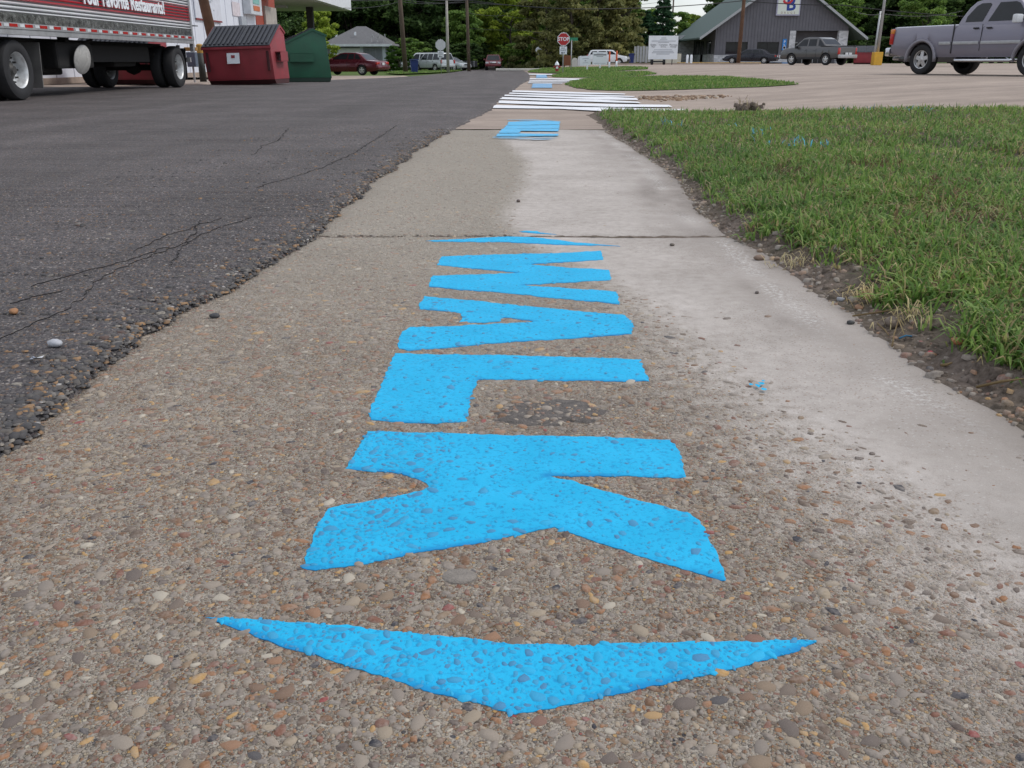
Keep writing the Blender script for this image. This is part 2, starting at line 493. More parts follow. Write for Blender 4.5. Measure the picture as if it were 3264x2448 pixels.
def soil_mat():
    m, nt, bs = new_mat('soil')
    co = coords(nt)
    n1 = node(nt, 'ShaderNodeTexNoise', {'Vector': co, 'Scale': 45.0, 'Detail': 9.0, 'Roughness': 0.7}).outputs[0]
    n2 = node(nt, 'ShaderNodeTexNoise', {'Vector': co, 'Scale': 3.0, 'Detail': 5.0}).outputs[0]
    c = ramp(nt, n1, [(0.28, (0.075, 0.058, 0.047)), (0.5, (0.16, 0.128, 0.108)), (0.75, (0.26, 0.215, 0.185))])
    c = mixc(nt, ramp(nt, n2, [(0.4, 0.0), (0.7, 0.4)]), c, (0.09, 0.085, 0.045))
    nt.links.new(c, bs.inputs['Base Color'])
    bs.inputs['Roughness'].default_value = 0.95
    bs.inputs['Specular IOR Level'].default_value = 0.1
    bump(nt, bs, n1, 0.9, 0.012)
    return m

def turf_mat():
    m, nt, bs = new_mat('turf')
    co = coords(nt)
    n1 = node(nt, 'ShaderNodeTexNoise', {'Vector': co, 'Scale': 18.0, 'Detail': 8.0, 'Roughness': 0.7}).outputs[0]
    n2 = node(nt, 'ShaderNodeTexNoise', {'Vector': co, 'Scale': 0.35, 'Detail': 6.0}).outputs[0]
    c = ramp(nt, n1, [(0.3, (0.05, 0.08, 0.022)), (0.55, (0.095, 0.155, 0.042)), (0.8, (0.17, 0.20, 0.08))])
    c = mixc(nt, ramp(nt, n2, [(0.45, 0.0), (0.75, 0.55)]), c, (0.13, 0.12, 0.06))
    nt.links.new(c, bs.inputs['Base Color'])
    bs.inputs['Roughness'].default_value = 0.95
    bs.inputs['Specular IOR Level'].default_value = 0.1
    bump(nt, bs, n1, 0.8, 0.03)
    return m

def blade_mat(name, stops):
    m, nt, bs = new_mat(name)
    r = nt.nodes.new('ShaderNodeNewGeometry').outputs['Random Per Island']
    c = ramp(nt, r, stops)
    n2 = node(nt, 'ShaderNodeTexNoise', {'Vector': coords(nt), 'Scale': 1.3, 'Detail': 4.0}).outputs[0]
    c = mixc(nt, 1.0, c, ramp(nt, n2, [(0.3, (0.80, 0.86, 0.85)), (0.7, (1.2, 1.12, 1.0))]), 'MULTIPLY')
    nt.links.new(c, bs.inputs['Base Color'])
    bs.inputs['Roughness'].default_value = 0.55
    bs.inputs['Specular IOR Level'].default_value = 0.25
    tr = node(nt, 'ShaderNodeBsdfTranslucent', {'Color': c})
    mx = node(nt, 'ShaderNodeMixShader', {0: 0.45, 1: bs.outputs[0], 2: tr.outputs[0]})
    nt.links.new(mx.outputs[0], nt.nodes['Material Output'].inputs['Surface'])
    return m

def glass_mat(name, c=(0.015, 0.018, 0.022), rough=0.06):
    m, nt, bs = new_mat(name)
    n1 = node(nt, 'ShaderNodeTexNoise', {'Vector': coords(nt), 'Scale': 2.0, 'Detail': 3.0}).outputs[0]
    nt.links.new(ramp(nt, n1, [(0.3, tuple(x * .7 for x in c)), (0.7, tuple(x * 1.4 for x in c))]), bs.inputs['Base Color'])
    bs.inputs['Roughness'].default_value = rough
    bs.inputs['Specular IOR Level'].default_value = 0.32
    return m

M = {}
M['pave'] = pavement_mat()
M['lot'] = lot_mat()
M['apron'] = lot_mat('apron_concrete', 1.05)
M['asphalt'] = asphalt_mat()
M['stone'] = stone_mat('aggregate_stone', 'island')
M['stone_o'] = stone_mat('single_stone', 'object')
M['blue'] = blue_mat('blue_stencil_paint')
M['blue_stone'] = blue_mat('blue_paint_on_stone', True)
M['white_paint'] = white_paint_mat()
M['blue_worn'] = mat('worn_pale_blue_paint', (0.16, 0.36, 0.58), .7, var=.2, scale=4, dirt=.6, dirtc=(0.36, 0.33, 0.30))
M['soil'] = soil_mat()
M['turf'] = turf_mat()
M['blade'] = blade_mat('grass_blade', [(0.0, (0.07, 0.145, 0.036)), (0.35, (0.135, 0.255, 0.060)), (0.65, (0.205, 0.335, 0.085)), (0.86, (0.29, 0.40, 0.13)), (0.93, (0.30, 0.29, 0.13)), (1.0, (0.38, 0.31, 0.19))])
M['straw'] = blade_mat('dry_straw', [(0.0, (0.13, 0.085, 0.055)), (0.45, (0.20, 0.14, 0.085)), (0.6, (0.30, 0.23, 0.13)), (0.85, (0.46, 0.39, 0.22)), (1.0, (0.60, 0.53, 0.32))])
M['glass'] = glass_mat('dark_glass')
M['glass_g'] = glass_mat('greenish_glass', (0.035, 0.055, 0.05), 0.04)
M['rubber'] = mat('tyre_rubber', (0.018, 0.018, 0.020), 0.8, var=.3, scale=12, bmp=.2, bscale=40)
M['black'] = mat('black_plastic', (0.014, 0.014, 0.017), 0.5, var=.3, scale=4)
M['under'] = mat('underbody_grime', (0.012, 0.011, 0.011), 0.9, var=.4, scale=4)
M['chrome'] = mat('chrome', (0.65, 0.66, 0.68), 0.16, metal=1.0, var=.06)
M['alloy'] = mat('alloy_wheel', (0.55, 0.55, 0.55), 0.35, metal=.7, var=.1, scale=10)
M['red_lens'] = mat('red_lens', (0.42, 0.015, 0.012), 0.2, var=.1, coat=.5)
M['amber_lens'] = mat('amber_lens', (0.6, 0.20, 0.03), 0.2, var=.1, coat=.5)
M['clear_lens'] = mat('clear_lens', (0.62, 0.64, 0.66), 0.15, var=.1, coat=.5)
M['plate'] = mat('number_plate', (0.6, 0.62, 0.64), 0.4)
M['white'] = mat('white_sign_face', (0.80, 0.84, 0.88), 0.5, var=.04, dirt=.12, scale=1.5)
M['ink'] = mat('dark_ink', (0.05, 0.05, 0.06), 0.6)
M['ink_grey'] = mat('grey_ink', (0.36, 0.39, 0.43), 0.6)
M['galv'] = mat('galvanised_steel', (0.42, 0.43, 0.44), 0.45, metal=.5, var=.15, scale=8)

# ------------------------------------------------------------------ ground and terrain sheets
ax = np.concatenate([-np.geomspace(3000, 60, 14), np.linspace(-58, 70, 65), np.geomspace(74, 3000, 14)])
ay = np.concatenate([[-60, -30, -12, -5], np.linspace(-2, 140, 72), np.geomspace(145, 3500, 16)])
me, _ = grid_mesh('ground', ax, ay, lambda x, y: H(x, y) - 0.09)
tag(obj('ground', me, M['turf'], smooth=True), kind='structure')

# pavement: edges read as x over distance
S = 1.4756
def edge_fn(pts):
    P = sorted([gp(a * S, b * S) for a, b in pts], key=lambda p: p[1])
    yy = np.array([p[1] for p in P]); xx = np.array([p[0] for p in P])
    return yy, xx
ROAD_R = [(0, 978), (100, 893), (180, 833), (250, 772), (330, 716), (400, 676), (480, 640), (560, 588), (640, 532), (700, 496), (745, 455), (800, 404), (870, 350), (930, 308), (1010, 266), (1062, 237), (1085, 213), (1112, 194), (1128, 181), (1142, 174.6), (1144, 163.6), (1137, 156), (1119, 147.5)]
re_y, re_x = edge_fn(ROAD_R)
def xe_s(y): return np.interp(y, re_y, re_x, left=re_x[0] + 0.0)
def xe(y):
    y = np.asarray(y, float)
    return xe_s(y) + (vnoise(y, 0, 3.1, 1) - .5) * .05 + (vnoise(y, 0, 11, 2) - .5) * .035 + (vnoise(y, 0, 37, 3) - .5) * .016 + (vnoise(y, 0, 95, 4) - .5) * .008
WALK_R = [(2212, 930), (2165, 896), (2090, 850), (2015, 805), (1920, 735), (1823, 671), (1760, 625), (1689, 575), (1640, 548), (1580, 512), (1497, 445), (1468, 399), (1430, 362), (1367, 320), (1313, 287), (1300, 272)]
wr_y, wr_x = edge_fn(WALK_R)
def xr_s(y): return np.interp(y, wr_y, wr_x, left=wr_x[0], right=wr_x[-1])
def xr(y):
    y = np.asarray(y, float)
    return xr_s(y) + (vnoise(y, 3, 4, 5) - .5) * .05 + (vnoise(y, 3, 19, 6) - .5) * .02
SMOOTH_L = [(2212, 1400), (1950, 1200), (1750, 1050), (1560, 905), (1460, 780), (1350, 640), (1215, 560), (1110, 515), (1085, 470), (1128, 400), (1135, 350), (1085, 300), (1070, 262)]
sl_y, sl_x = edge_fn(SMOOTH_L)
def smooth_at(x, y):
    b = np.interp(y, sl_y, sl_x)
    w = .07 + .25 * ss(3.6, 1.6, y) if False else np.where(y < 3, .12 + .20 * (1 - ss(1.2, 3.0, y)), .10) + 0 * x
    return np.clip(.5 + (x - b) / (2 * w), -.4, 1.3) * np.where(y > 9.0, 0.75, 1)

SLAB_JOINT = 3.47
SLAB_END = 9.15
def pave_z(x, y):
    return H(x, y) + (vnoise(x, y, 6, 7) - .5) * .006 + (vnoise(x, y, 40, 8) - .5) * .0016

def slab(name, y0, y1, step, tilt=0.0):
    xs = np.arange(-1.7, 1.25, step)
    ys = np.arange(y0, y1 + 1e-6, step)
    ys[-1] = y1
    me, V = grid_mesh(name, xs, ys, lambda x, y: pave_z(x, y) - .012 * (ss(y1 - .012, y1, y) + 1 - ss(y0, y0 + .012, y)))
    attr(me, 'smooth', smooth_at(V[:, 0], V[:, 1]))
    d = xr_s(V[:, 1]) - V[:, 0]
    st = np.exp(-((d - .17 - .10 * (vnoise(V[:, 0] * 0, V[:, 1], 1.1, 12) - .5)) / .055) ** 2) * ss(.35, .7, vnoise(V[:, 0] * 2.5, V[:, 1], 1.6, 11)) * (.2 + .8 * vnoise(V[:, 0] * 2, V[:, 1], 14, 13)) * .42 + .55 * np.exp(-np.clip(d, 0, 9) / .03)
    dl = V[:, 0] - xe_s(V[:, 1])
    st = st + .35 * np.exp(-np.clip(dl, 0, 9) / .05)
    st = st + .5 * np.exp(-np.abs(V[:, 1] - SLAB_JOINT) / .012) * (.4 + vnoise(V[:, 0], V[:, 1] * 0, 6, 17))
    st = st + .52 * np.exp(-(np.clip(d - .10, 0, 9) / .19) ** 2) * (.30 + .9 * vnoise(V[:, 0] * 2, V[:, 1], 2.0, 18)) * (.5 + vnoise(V[:, 0] * 3, V[:, 1], 7, 20))
    pale = np.exp(-((d - .05 - .08 * vnoise(V[:, 0] * 0, V[:, 1], 1.3, 16)) / .04) ** 2) * ss(.30, .62, vnoise(V[:, 0], V[:, 1], 7, 19))
    attr(me, 'pale', np.clip(pale, 0, 1))
    # grime left round a raised tar patch
    cxp, cyp = gp(1740, 1310)
    st = np.maximum(st, .55 * np.exp(-(((V[:, 0] - cxp) / .14) ** 2 + ((V[:, 1] - cyp) / .12) ** 2) ** 2))
    attr(me, 'dirt', np.clip(st, 0, .85))
    return obj(name, me, M['pave'], smooth=True)

pavement = bpy.data.objects.new('pavement', None); col.objects.link(pavement)
tag(pavement, 'worn exposed-aggregate concrete pavement running beside the asphalt road', kind='structure')
for nm, y0, y1, st in (('slab', 0.25, SLAB_JOINT - .010, .012), ('slab', SLAB_JOINT + .010, SLAB_END, .02)):
    o = slab(nm, y0, y1, st); o.parent = pavement
# dirt-filled joint
jx = np.arange(-1.6, 1.2, .012); jy = SLAB_JOINT + np.linspace(-.02, .02, 8)
jm, _ = grid_mesh('joint', jx, jy, lambda x, y: -.009 + .007 * vnoise(x, y, 30, 14) + .004 * vnoise(x, y, 110, 15))
obj('joint', jm, M['soil'], pavement, smooth=True)

# road
ys = np.concatenate([np.arange(-1.5, 4.5, .012), np.geomspace(4.5, 175, 520)])
offs = np.array([-.012, 0, .010, .025, .05, .09, .16, .3, .6, 1.1, 2, 3.4, 5])
hz = np.array([-.03, .004, .016, .022, .026, .028, .03, .032, .034, .034, .034, .034, .034])
xl_y = np.array([-2, 20, 24, 26, 30, 45, 72, 110, 175]); xl_x = np.array([-18, -15.5, -9.8, -8.4, -7.6, -6.9, -5.0, -5.2, -5.0])
V = []
for y in ys:
    e = float(xe(y)); l = float(np.interp(y, xl_y, xl_x))
    rowx = list(e - offs) + list(np.linspace(e - 5, l, 6)[1:]) if l < e - 5.2 else list(e - offs * (e - l) / 5.0) + [l - .01 * k for k in range(1, 6)]
    rowz = list(hz) + [.034] * 5
    V.append(np.stack([rowx, np.full(len(rowx), y), np.array(rowz)], -1))
V = np.array(V); ny, nx = V.shape[:2]
V = V.reshape(-1, 3)
V[:, 2] += H(V[:, 0], V[:, 1])
near = (V[:, 1] < 14) & (V[:, 2] > .008)
V[:, 2] += np.where(near, (vnoise(V[:, 0], V[:, 1], 90, 21) - .5) * .009 + (vnoise(V[:, 0], V[:, 1], 24, 22) - .5) * .008, 0)
i = (np.arange(ny - 1)[:, None] * nx + np.arange(nx - 1)[None]).ravel()
road = obj('road', np_mesh('road', V, quads=np.stack([i, i + nx, i + nx + 1, i + 1], -1)), M['asphalt'], smooth=True)
tag(road, kind='structure')

# parking lot and driveway on the right
lx = np.concatenate([np.linspace(-2.0, 12, 57), np.linspace(13, 75, 32)])
ly = np.concatenate([np.linspace(SLAB_END + .012, 40, 70), np.linspace(41, 113, 49)])
me, _ = grid_mesh('parking_lot', lx, ly, lambda x, y: H(x, y) + (vnoise(x, y, 1.2, 31) - .5) * .012 - .03 * ss(45, 60, y) * (1 - ss(6, 12, x)))
tag(obj('parking_lot', me, M['lot'], smooth=True), kind='structure')
# concrete apron in front of the white building
lx = np.linspace(-34, -5.2, 40); ly = np.linspace(10, 58, 49)
X, Y = np.meshgrid(lx, ly)
me, _ = grid_mesh('apron', lx, ly, lambda x, y: H(x, y) + .05 - .14 * ss(-.25, .0, x - np.interp(y, xl_y, xl_x) - .1))
tag(obj('apron', me, M['apron'], smooth=True), kind='structure')

# ------------------------------------------------------------------ polygons, pebbles
def inside(poly, x, y):
    x = np.asarray(x); y = np.asarray(y); r = np.zeros(x.shape, bool)
    n = len(poly)
    for i in range(n):
        x1, y1 = poly[i]; x2, y2 = poly[(i + 1) % n]
        if y1 == y2: continue
        c = ((y1 > y) != (y2 > y)) & (x < (x2 - x1) * (y - y1) / (y2 - y1) + x1)
        r ^= c
    return r

def edge_dist(poly, P):
    """distance to the outline and the y component of the outward normal there"""
    best = np.full(len(P), 1e9); ny = np.zeros(len(P))
    A = sum(poly[i][0] * poly[(i + 1) % len(poly)][1] - poly[(i + 1) % len(poly)][0] * poly[i][1] for i in range(len(poly)))
    s = 1 if A > 0 else -1
    for i in range(len(poly)):
        a = np.array(poly[i]); b = np.array(poly[(i + 1) % len(poly)]); d = b - a; L = np.hypot(*d)
        if L < 1e-9: continue
        t = np.clip(((P - a) @ d) / (L * L), 0, 1)
        q = np.hypot(*(P - (a + t[:, None] * d)).T)
        m = q < best
        best = np.where(m, q, best); ny = np.where(m, -d[0] / L * s, ny)
    return best, ny

def rough_outline(poly, step, amp, seed):
    out = []
    for i in range(len(poly)):
        a = np.array(poly[i]); b = np.array(poly[(i + 1) % len(poly)]); d = b - a; L = np.hypot(*d)
        n = max(1, int(L / step)); nrm = np.array([-d[1], d[0]]) / max(L, 1e-9)
        for k in range(n):
            p = a + d * k / n
            j = (vnoise(p[0], p[1], 70, seed) - .5) * 1.4 + (vnoise(p[0], p[1], 190, seed + 1) - .5) * .9
            out.append(tuple(p + nrm * float(j) * amp))
    return out

_nr = 7
_an = np.arange(_nr) * 2 * math.pi / _nr
def domes(P, ra, rb, rh, rot, r_=None):
    """embedded pebbles: P (n,3) base points, half axes ra, rb, proud height rh"""
    r_ = r_ or rng
    n = len(P)
    J = 1 + (r_.random((n, _nr)) - .5) * .62
    def ring(sc_, z, jj):
        x = np.cos(_an)[None] * ra[:, None] * sc_ * jj; y = np.sin(_an)[None] * rb[:, None] * sc_ * jj
        c, s = np.cos(rot)[:, None], np.sin(rot)[:, None]
        return np.stack([P[:, 0:1] + x * c - y * s, P[:, 1:2] + x * s + y * c, P[:, 2:3] + rh[:, None] * z + 0 * x], -1)
    tilt = (r_.random((n, _nr)) - .5) * .35
    r1 = ring(1.0, -.35, J); r2 = ring(.84, .70 + tilt, J)
    top = P + np.stack([(r_.random(n) - .5) * ra * .5, (r_.random(n) - .5) * rb * .5, rh * (.9 + .2 * r_.random(n))], -1)
    V = np.concatenate([r1, r2, top[:, None]], 1).reshape(-1, 3)
    b = (np.arange(n) * (2 * _nr + 1))[:, None]; k = np.arange(_nr)[None]; k2 = (k + 1) % _nr
    Q = np.stack([b + k, b + k2, b + _nr + k2, b + _nr + k], -1).reshape(-1, 4)
    T = np.stack([b + _nr + k, b + _nr + k2, b + 2 * _nr + 0 * k], -1).reshape(-1, 3)
    return V, Q, T

def to_src(pts, x0, y0, s): return [(x / s + x0, y / s + y0) for x, y in pts]
A3 = lambda p: [gp(*q) for q in to_src(p, 1200, 650, 2.212)]
A6 = lambda p: [gp(*q) for q in to_src(p, 900, 1300, 1.4747)]
A7 = lambda p: [gp(*q) for q in to_src(p, 1450, 180, 1.9235)]
A8 = lambda p: [gp(*q) for q in to_src(p, 1560, 280, 3.16)]
letters = {
 'W': A3([(460, 372), (1585, 338), (1600, 400), (1330, 414), (1060, 427), (1330, 445), (1640, 467), (1650, 540), (1330, 557), (1030, 573), (1330, 594), (1690, 622), (1715, 708), (365, 585), (395, 510), (700, 499), (1000, 488), (700, 462), (430, 432)]),
 'A': A3([(340, 648), (1750, 788), (1790, 830), (1812, 870), (1800, 925), (1540, 938), (1100, 970), (700, 1002), (290, 1030), (225, 1042), (160, 1022), (150, 960), (185, 905), (240, 875), (580, 864), (900, 853), (1130, 832), (890, 805), (875, 838), (740, 846), (585, 838), (605, 800), (600, 775), (300, 745), (297, 712)]),
 'L': [gp(*p) for p in [(1259, 1128), (2040, 1145), (2056, 1175), (2070, 1217), (1523, 1212), (1503, 1260), (1485, 1348), (1380, 1354), (1230, 1345), (1180, 1338), (1172, 1318), (1195, 1275), (1222, 1215)]],
 'K': A6([(400, 112), (1830, 155), (1870, 210), (1897, 332), (1240, 325), (1300, 338), (1340, 342), (1560, 405), (1900, 495), (1960, 530), (2000, 600), (2050, 700), (2085, 818), (1860, 755), (1540, 650), (1280, 562), (1100, 605), (680, 680), (400, 740), (160, 768), (95, 752), (150, 600), (210, 475), (440, 435), (640, 395), (690, 375), (680, 355), (640, 335), (560, 312), (420, 298), (300, 285), (345, 205)]),
 'near': A6([(-361, 990), (-150, 998), (0, 1012), (320, 1035), (520, 1062), (840, 1080), (980, 1098), (1120, 1112), (1460, 1118), (1600, 1108), (2050, 1105), (2300, 1100), (2514, 1103), (2420, 1150), (2212, 1212), (1800, 1300), (1480, 1368), (1340, 1396), (1200, 1424), (1092, 1448), (1000, 1414), (940, 1393), (720, 1345), (560, 1290), (340, 1230), (140, 1165), (0, 1130), (-180, 1060)]),
 'far': A3([(345, 263), (430, 258), (650, 248), (870, 237), (1075, 236), (1240, 254), (1400, 272), (1720, 300), (1500, 298), (1300, 290), (1075, 282), (860, 275), (430, 268)]),
 'bit': A3([(1000, 200), (1045, 193), (1130, 193), (1160, 203), (1270, 216), (1180, 213), (1050, 205)]),
}
paint_polys = list(letters.values())
def in_paint(x, y):
    r = np.zeros(np.shape(x), bool)
    for p in paint_polys: r |= inside(p, x, y)
    return r

# --- aggregate pebbles in the worn pavement
def scatter(n, x0, x1, y0, y1):
    return x0 + rng.random(n) * (x1 - x0), y0 + rng.random(n) * (y1 - y0)
PX, PY, PR = [], [], []
for (y0, y1, dens, rmed, rmin, rmax) in ((.45, .95, 24000, .0030, .0017, .0105), (.95, 1.6, 16000, .0034, .0021, .011), (1.6, 2.5, 6500, .0045, .0033, .013), (2.5, 4.2, 2200, .0052, .0042, .012), (4.2, 5.6, 900, .0058, .0048, .011), (5.6, 8.5, 330, .0062, .0052, .011)):
    n = int(dens * 2.2 * (y1 - y0))
    x, y = scatter(n, -1.1, 1.1, y0, y1)
    r = np.clip(rmed * np.exp(rng.normal(0, .48, n)), rmin, rmax)
    s = smooth_at(x, y)
    keep = (x > xe(y) - .01) & (x < xr(y) + .02) & (rng.random(n) < np.clip(1.05 - 1.25 * s, .012 if y0 < 1.6 else .006, 1)) & (np.abs(x) < .1 + y * .72)
    PX.append(x[keep]); PY.append(y[keep]); PR.append(r[keep])
PX, PY, PR = map(np.concatenate, (PX, PY, PR))
# thin out overlaps: big stones win
order = np.argsort(-PR); PX, PY, PR = PX[order], PY[order], PR[order]
cells = {}; keep = np.zeros(len(PX), bool)
for i in range(len(PX)):
    cx_, cy_ = int(PX[i] / .016), int(PY[i] / .016); ok = True
    for a in (-1, 0, 1):
        for b in (-1, 0, 1):
            for j in cells.get((cx_ + a, cy_ + b), ()):
                if (PX[i] - PX[j]) ** 2 + (PY[i] - PY[j]) ** 2 < (.82 * (PR[i] + PR[j])) ** 2: ok = False; break
            if not ok: break
        if not ok: break
    if ok:
        keep[i] = True; cells.setdefault((cx_, cy_), []).append(i)
PX, PY, PR = PX[keep], PY[keep], PR[keep]
pn = len(PX)
PA = PR * (1 + rng.random(pn) * .35); PB = PR * (.55 + rng.random(pn) * .35)
PH = np.minimum(PB * (.12 + .30 * rng.random(pn)), .0024)
PROT = rng.random(pn) * math.pi
PZ = pave_z(PX, PY)
painted = in_paint(PX, PY)
PP = np.stack([PX, PY, PZ], -1)
vis = PR / (PY + .3) * ~painted
big_idx = np.argsort(-vis)[:260]
is_big = np.zeros(pn, bool); is_big[big_idx] = True
sel = ~painted & ~is_big
V, Q, T = domes(PP[sel], PA[sel], PB[sel], PH[sel], PROT[sel])
obj('aggregate', np_mesh('aggregate', V, Q, T), M['stone'], pavement, kind='stuff')
# the stones one can pick out singly
variants = []
for k in range(10):
    V, Q, T = domes(np.zeros((1, 3)), np.array([1.]), np.array([.62 + .03 * k]), np.array([.17]), np.array([0.]))
    me = np_mesh('stone', V, Q, T); me.materials.append(M['stone_o']); me.polygons.foreach_set('use_smooth', np.ones(len(me.polygons), bool)); variants.append(me)
for k, i in enumerate(big_idx):
    o = bpy.data.objects.new('stone', variants[k % 10]); col.objects.link(o); o.parent = pavement
    o.location = PP[i]; o.rotation_euler = (0, 0, PROT[i]); o.scale = (PA[i], PA[i], PA[i] * .8)

# --- the painted stencil
sten = empty('painted_stencil', (0, 2, 0), 0, 'bright blue WALK lettering with a pointed bar at each end, nearest on the pavement', 'marking', 'blue pavement stencils')
def paint_piece(key, name, label, step, amp, parent, lift=.0009, worn=0):
    poly = letters[key]
    off = Vector(parent.location)
    ol = rough_outline(poly, step * .9, amp, 40)
    arr = np.array(ol)
    x0, y0 = arr.min(0); x1, y1 = arr.max(0)
    gx, gy = np.meshgrid(np.arange(x0, x1, step), np.arange(y0, y1, step))
    gx = gx + (rng.random(gx.shape) - .5) * step * .5; gy = gy + (rng.random(gy.shape) - .5) * step * .5
    P = np.stack([gx.ravel(), gy.ravel()], -1)
    P = P[inside(ol, P[:, 0], P[:, 1])]
    d, _ = edge_dist(poly, P); P = P[d > step * .45 + amp * .3]
    pts = [Vector(p) for p in ol] + [Vector(p) for p in P]
    n = len(ol)
    r = delaunay_2d_cdt(pts, [(i, (i + 1) % n) for i in range(n)], [], 1, 1e-5)
    v2 = np.array([(p.x, p.y) for p in r[0]])
    tri = [f for f in r[2] if len(f) == 3]
    d, ny = edge_dist(poly, v2)
    z = pave_z(v2[:, 0], v2[:, 1]) + lift * (1 + .8 * ss(0, .006, d) * (vnoise(v2[:, 0], v2[:, 1], 150, 51))) + .0006 * (vnoise(v2[:, 0], v2[:, 1], 90, 52) - .3)
    pooled = np.clip(1.25 - d / .011, 0, 1) * np.clip(-ny * 1.5, 0, 1) * (.35 + .65 * ss(.25, .65, vnoise(v2[:, 0], v2[:, 1], 9, 53)))
    Vp = np.column_stack([v2, z]); T = np.array(tri)
    # skirt so that the coat has an edge
    bd = {}
    for f in tri:
        for a, b in ((f[0], f[1]), (f[1], f[2]), (f[2], f[0])):
            bd[(a, b)] = 1
    be = [(a, b) for (a, b) in bd if (b, a) not in bd]
    sk = np.array(sorted({a for e in be for a in e})); n0 = len(Vp); ns = len(sk)
    mp = {a: i for i, a in enumerate(sk)}
    top = Vp[sk].copy(); low = top.copy(); low[:, 2] -= lift + .0015
    Vp = np.vstack([Vp, top, low]); pooled = np.concatenate([pooled, pooled[sk], pooled[sk]])
    Qs = [(n0 + mp[a], n0 + ns + mp[a], n0 + ns + mp[b], n0 + mp[b]) for a, b in be]
    # coated pebbles under this piece
    m = painted & inside(poly, PX, PY)
    if key in ('W', 'A', 'L', 'far', 'bit'): m &= rng.random(pn) < .28
    elif key == 'K': m &= rng.random(pn) < np.where(PX < -.12, 1.0, .28)
    Vd, Qd, Td = domes(PP[m] + np.array([0, 0, lift * 1.15]), PA[m] * .96, PB[m] * .96, PH[m] * .45 + .0006, PROT[m]) if m.any() else (np.zeros((0, 3)), np.zeros((0, 4), int), np.zeros((0, 3), int))
    nb = len(Vp)
    Vall = np.vstack([Vp, Vd]) - np.array(off)
    Qall = np.vstack([np.array(Qs).reshape(-1, 4), Qd + nb]).astype(int); Tall = np.vstack([T, Td + nb]).astype(int)
    mi = np.concatenate([np.zeros(len(Qs)), np.ones(len(Qd)), np.zeros(len(T)), np.ones(len(Td))])
    me = np_mesh(name, Vall, Qall, Tall, mi)
    attr(me, 'pooled', np.concatenate([pooled, np.zeros(len(Vd))]))
    o = obj(name, me, [M['blue'], M['blue_stone']], parent, smooth=True)
    if label: o['label'] = label
    return o
paint_piece('near', 'pointed_bar', 'shallow blue triangle nearest the camera, stones showing through thin paint', .0050, .0024, sten)
paint_piece('K', 'letter', 'blue painted letter K', .0065, .0035, sten)
paint_piece('L', 'letter', 'blue painted letter L', .0075, .0045, sten)
paint_piece('A', 'letter', 'blue painted letter A', .009, .005, sten)
paint_piece('W', 'letter', 'blue painted letter W', .011, .0055, sten)
paint_piece('far', 'pointed_bar', 'thin blue sliver just before the slab joint', .011, .006, sten)
paint_piece('bit', 'paint_sliver', None, .011, .006, sten)

def far_paint(poly, name, parent, material, lift=.004, amp=.008, step=.05):
    off = parent.location
    ol = rough_outline(poly, step, amp, 60)
    r = delaunay_2d_cdt([Vector(p) for p in ol], [(i, (i + 1) % len(ol)) for i in range(len(ol))], [], 1, 1e-5)
    V = [(p.x - off.x, p.y - off.y, Hf(p.x, p.y) + lift - off.z) for p in r[0]]
    me = bpy.data.meshes.new(name); me.from_pydata(V, [], [f for f in r[2]])
    if me.polygons and me.polygons[0].normal.z < 0: me.flip_normals()
    me.attributes.new('pooled', 'FLOAT', 'POINT')
    return obj(name, me, material, parent)
st2 = empty('painted_stencil', (0.2, 9.6, 0), 0, 'squarish blue stencil patch with ragged brush lines just before the first white stripes', 'marking', 'blue pavement stencils')
M['blue_far'] = mat('thin_blue_paint', (0.055, 0.42, 0.72), .6, var=.15, scale=14, dirt=.45, dirtc=(0.30, 0.42, 0.52))
for q, poly in enumerate(([(195, 350), (380, 344), (540, 338), (712, 346), (708, 376), (420, 382), (180, 386)], [(170, 388), (450, 385), (706, 379), (700, 415), (420, 420), (140, 421)], [(132, 422), (420, 421), (700, 418), (697, 446), (320, 442), (300, 464), (95, 464)],
             [(85, 470), (300, 468), (480, 471), (694, 472), (694, 492), (420, 494), (70, 496)])):
    far_paint(A8(poly), 'paint_band', st2, M['blue_far'], lift=.009, amp=.014, step=.02)
for k, (a, b, l) in enumerate(((331, 185, 330), (336, 300, 380), (503, 40, 420), (512, 30, 300), (519, 90, 380), (526, 300, 380), (507, 450, 240), (529, 430, 200), (384, 200, 240), (420, 300, 330))):
    far_paint(A8([(b, a), (b + l * .8, a - 1.5), (b + l, a + 1), (b + l * .5, a + 3), (b, a + 2.5)]), 'brush_line', st2, M['blue_far'], lift=.011, amp=.003, step=.03)
st3 = empty('painted_stencil', (.6, 24, 0), 0, 'pale blue stencil patch beyond the first set of white stripes', 'marking', 'blue pavement stencils')
far_paint(A7([(478, 170), (595, 169), (596, 196), (468, 196)]), 'paint_band', st3, M['blue_worn'], lift=.016, amp=.03)
st4 = empty('painted_stencil', (.8, 45, 0), 0, 'faint blue stencil patch farthest along the pavement', 'marking', 'blue pavement stencils')
far_paint(A7([(500, 114), (560, 113), (568, 133), (497, 133)]), 'paint_band', st4, M['blue_worn'], lift=.02, amp=.03)

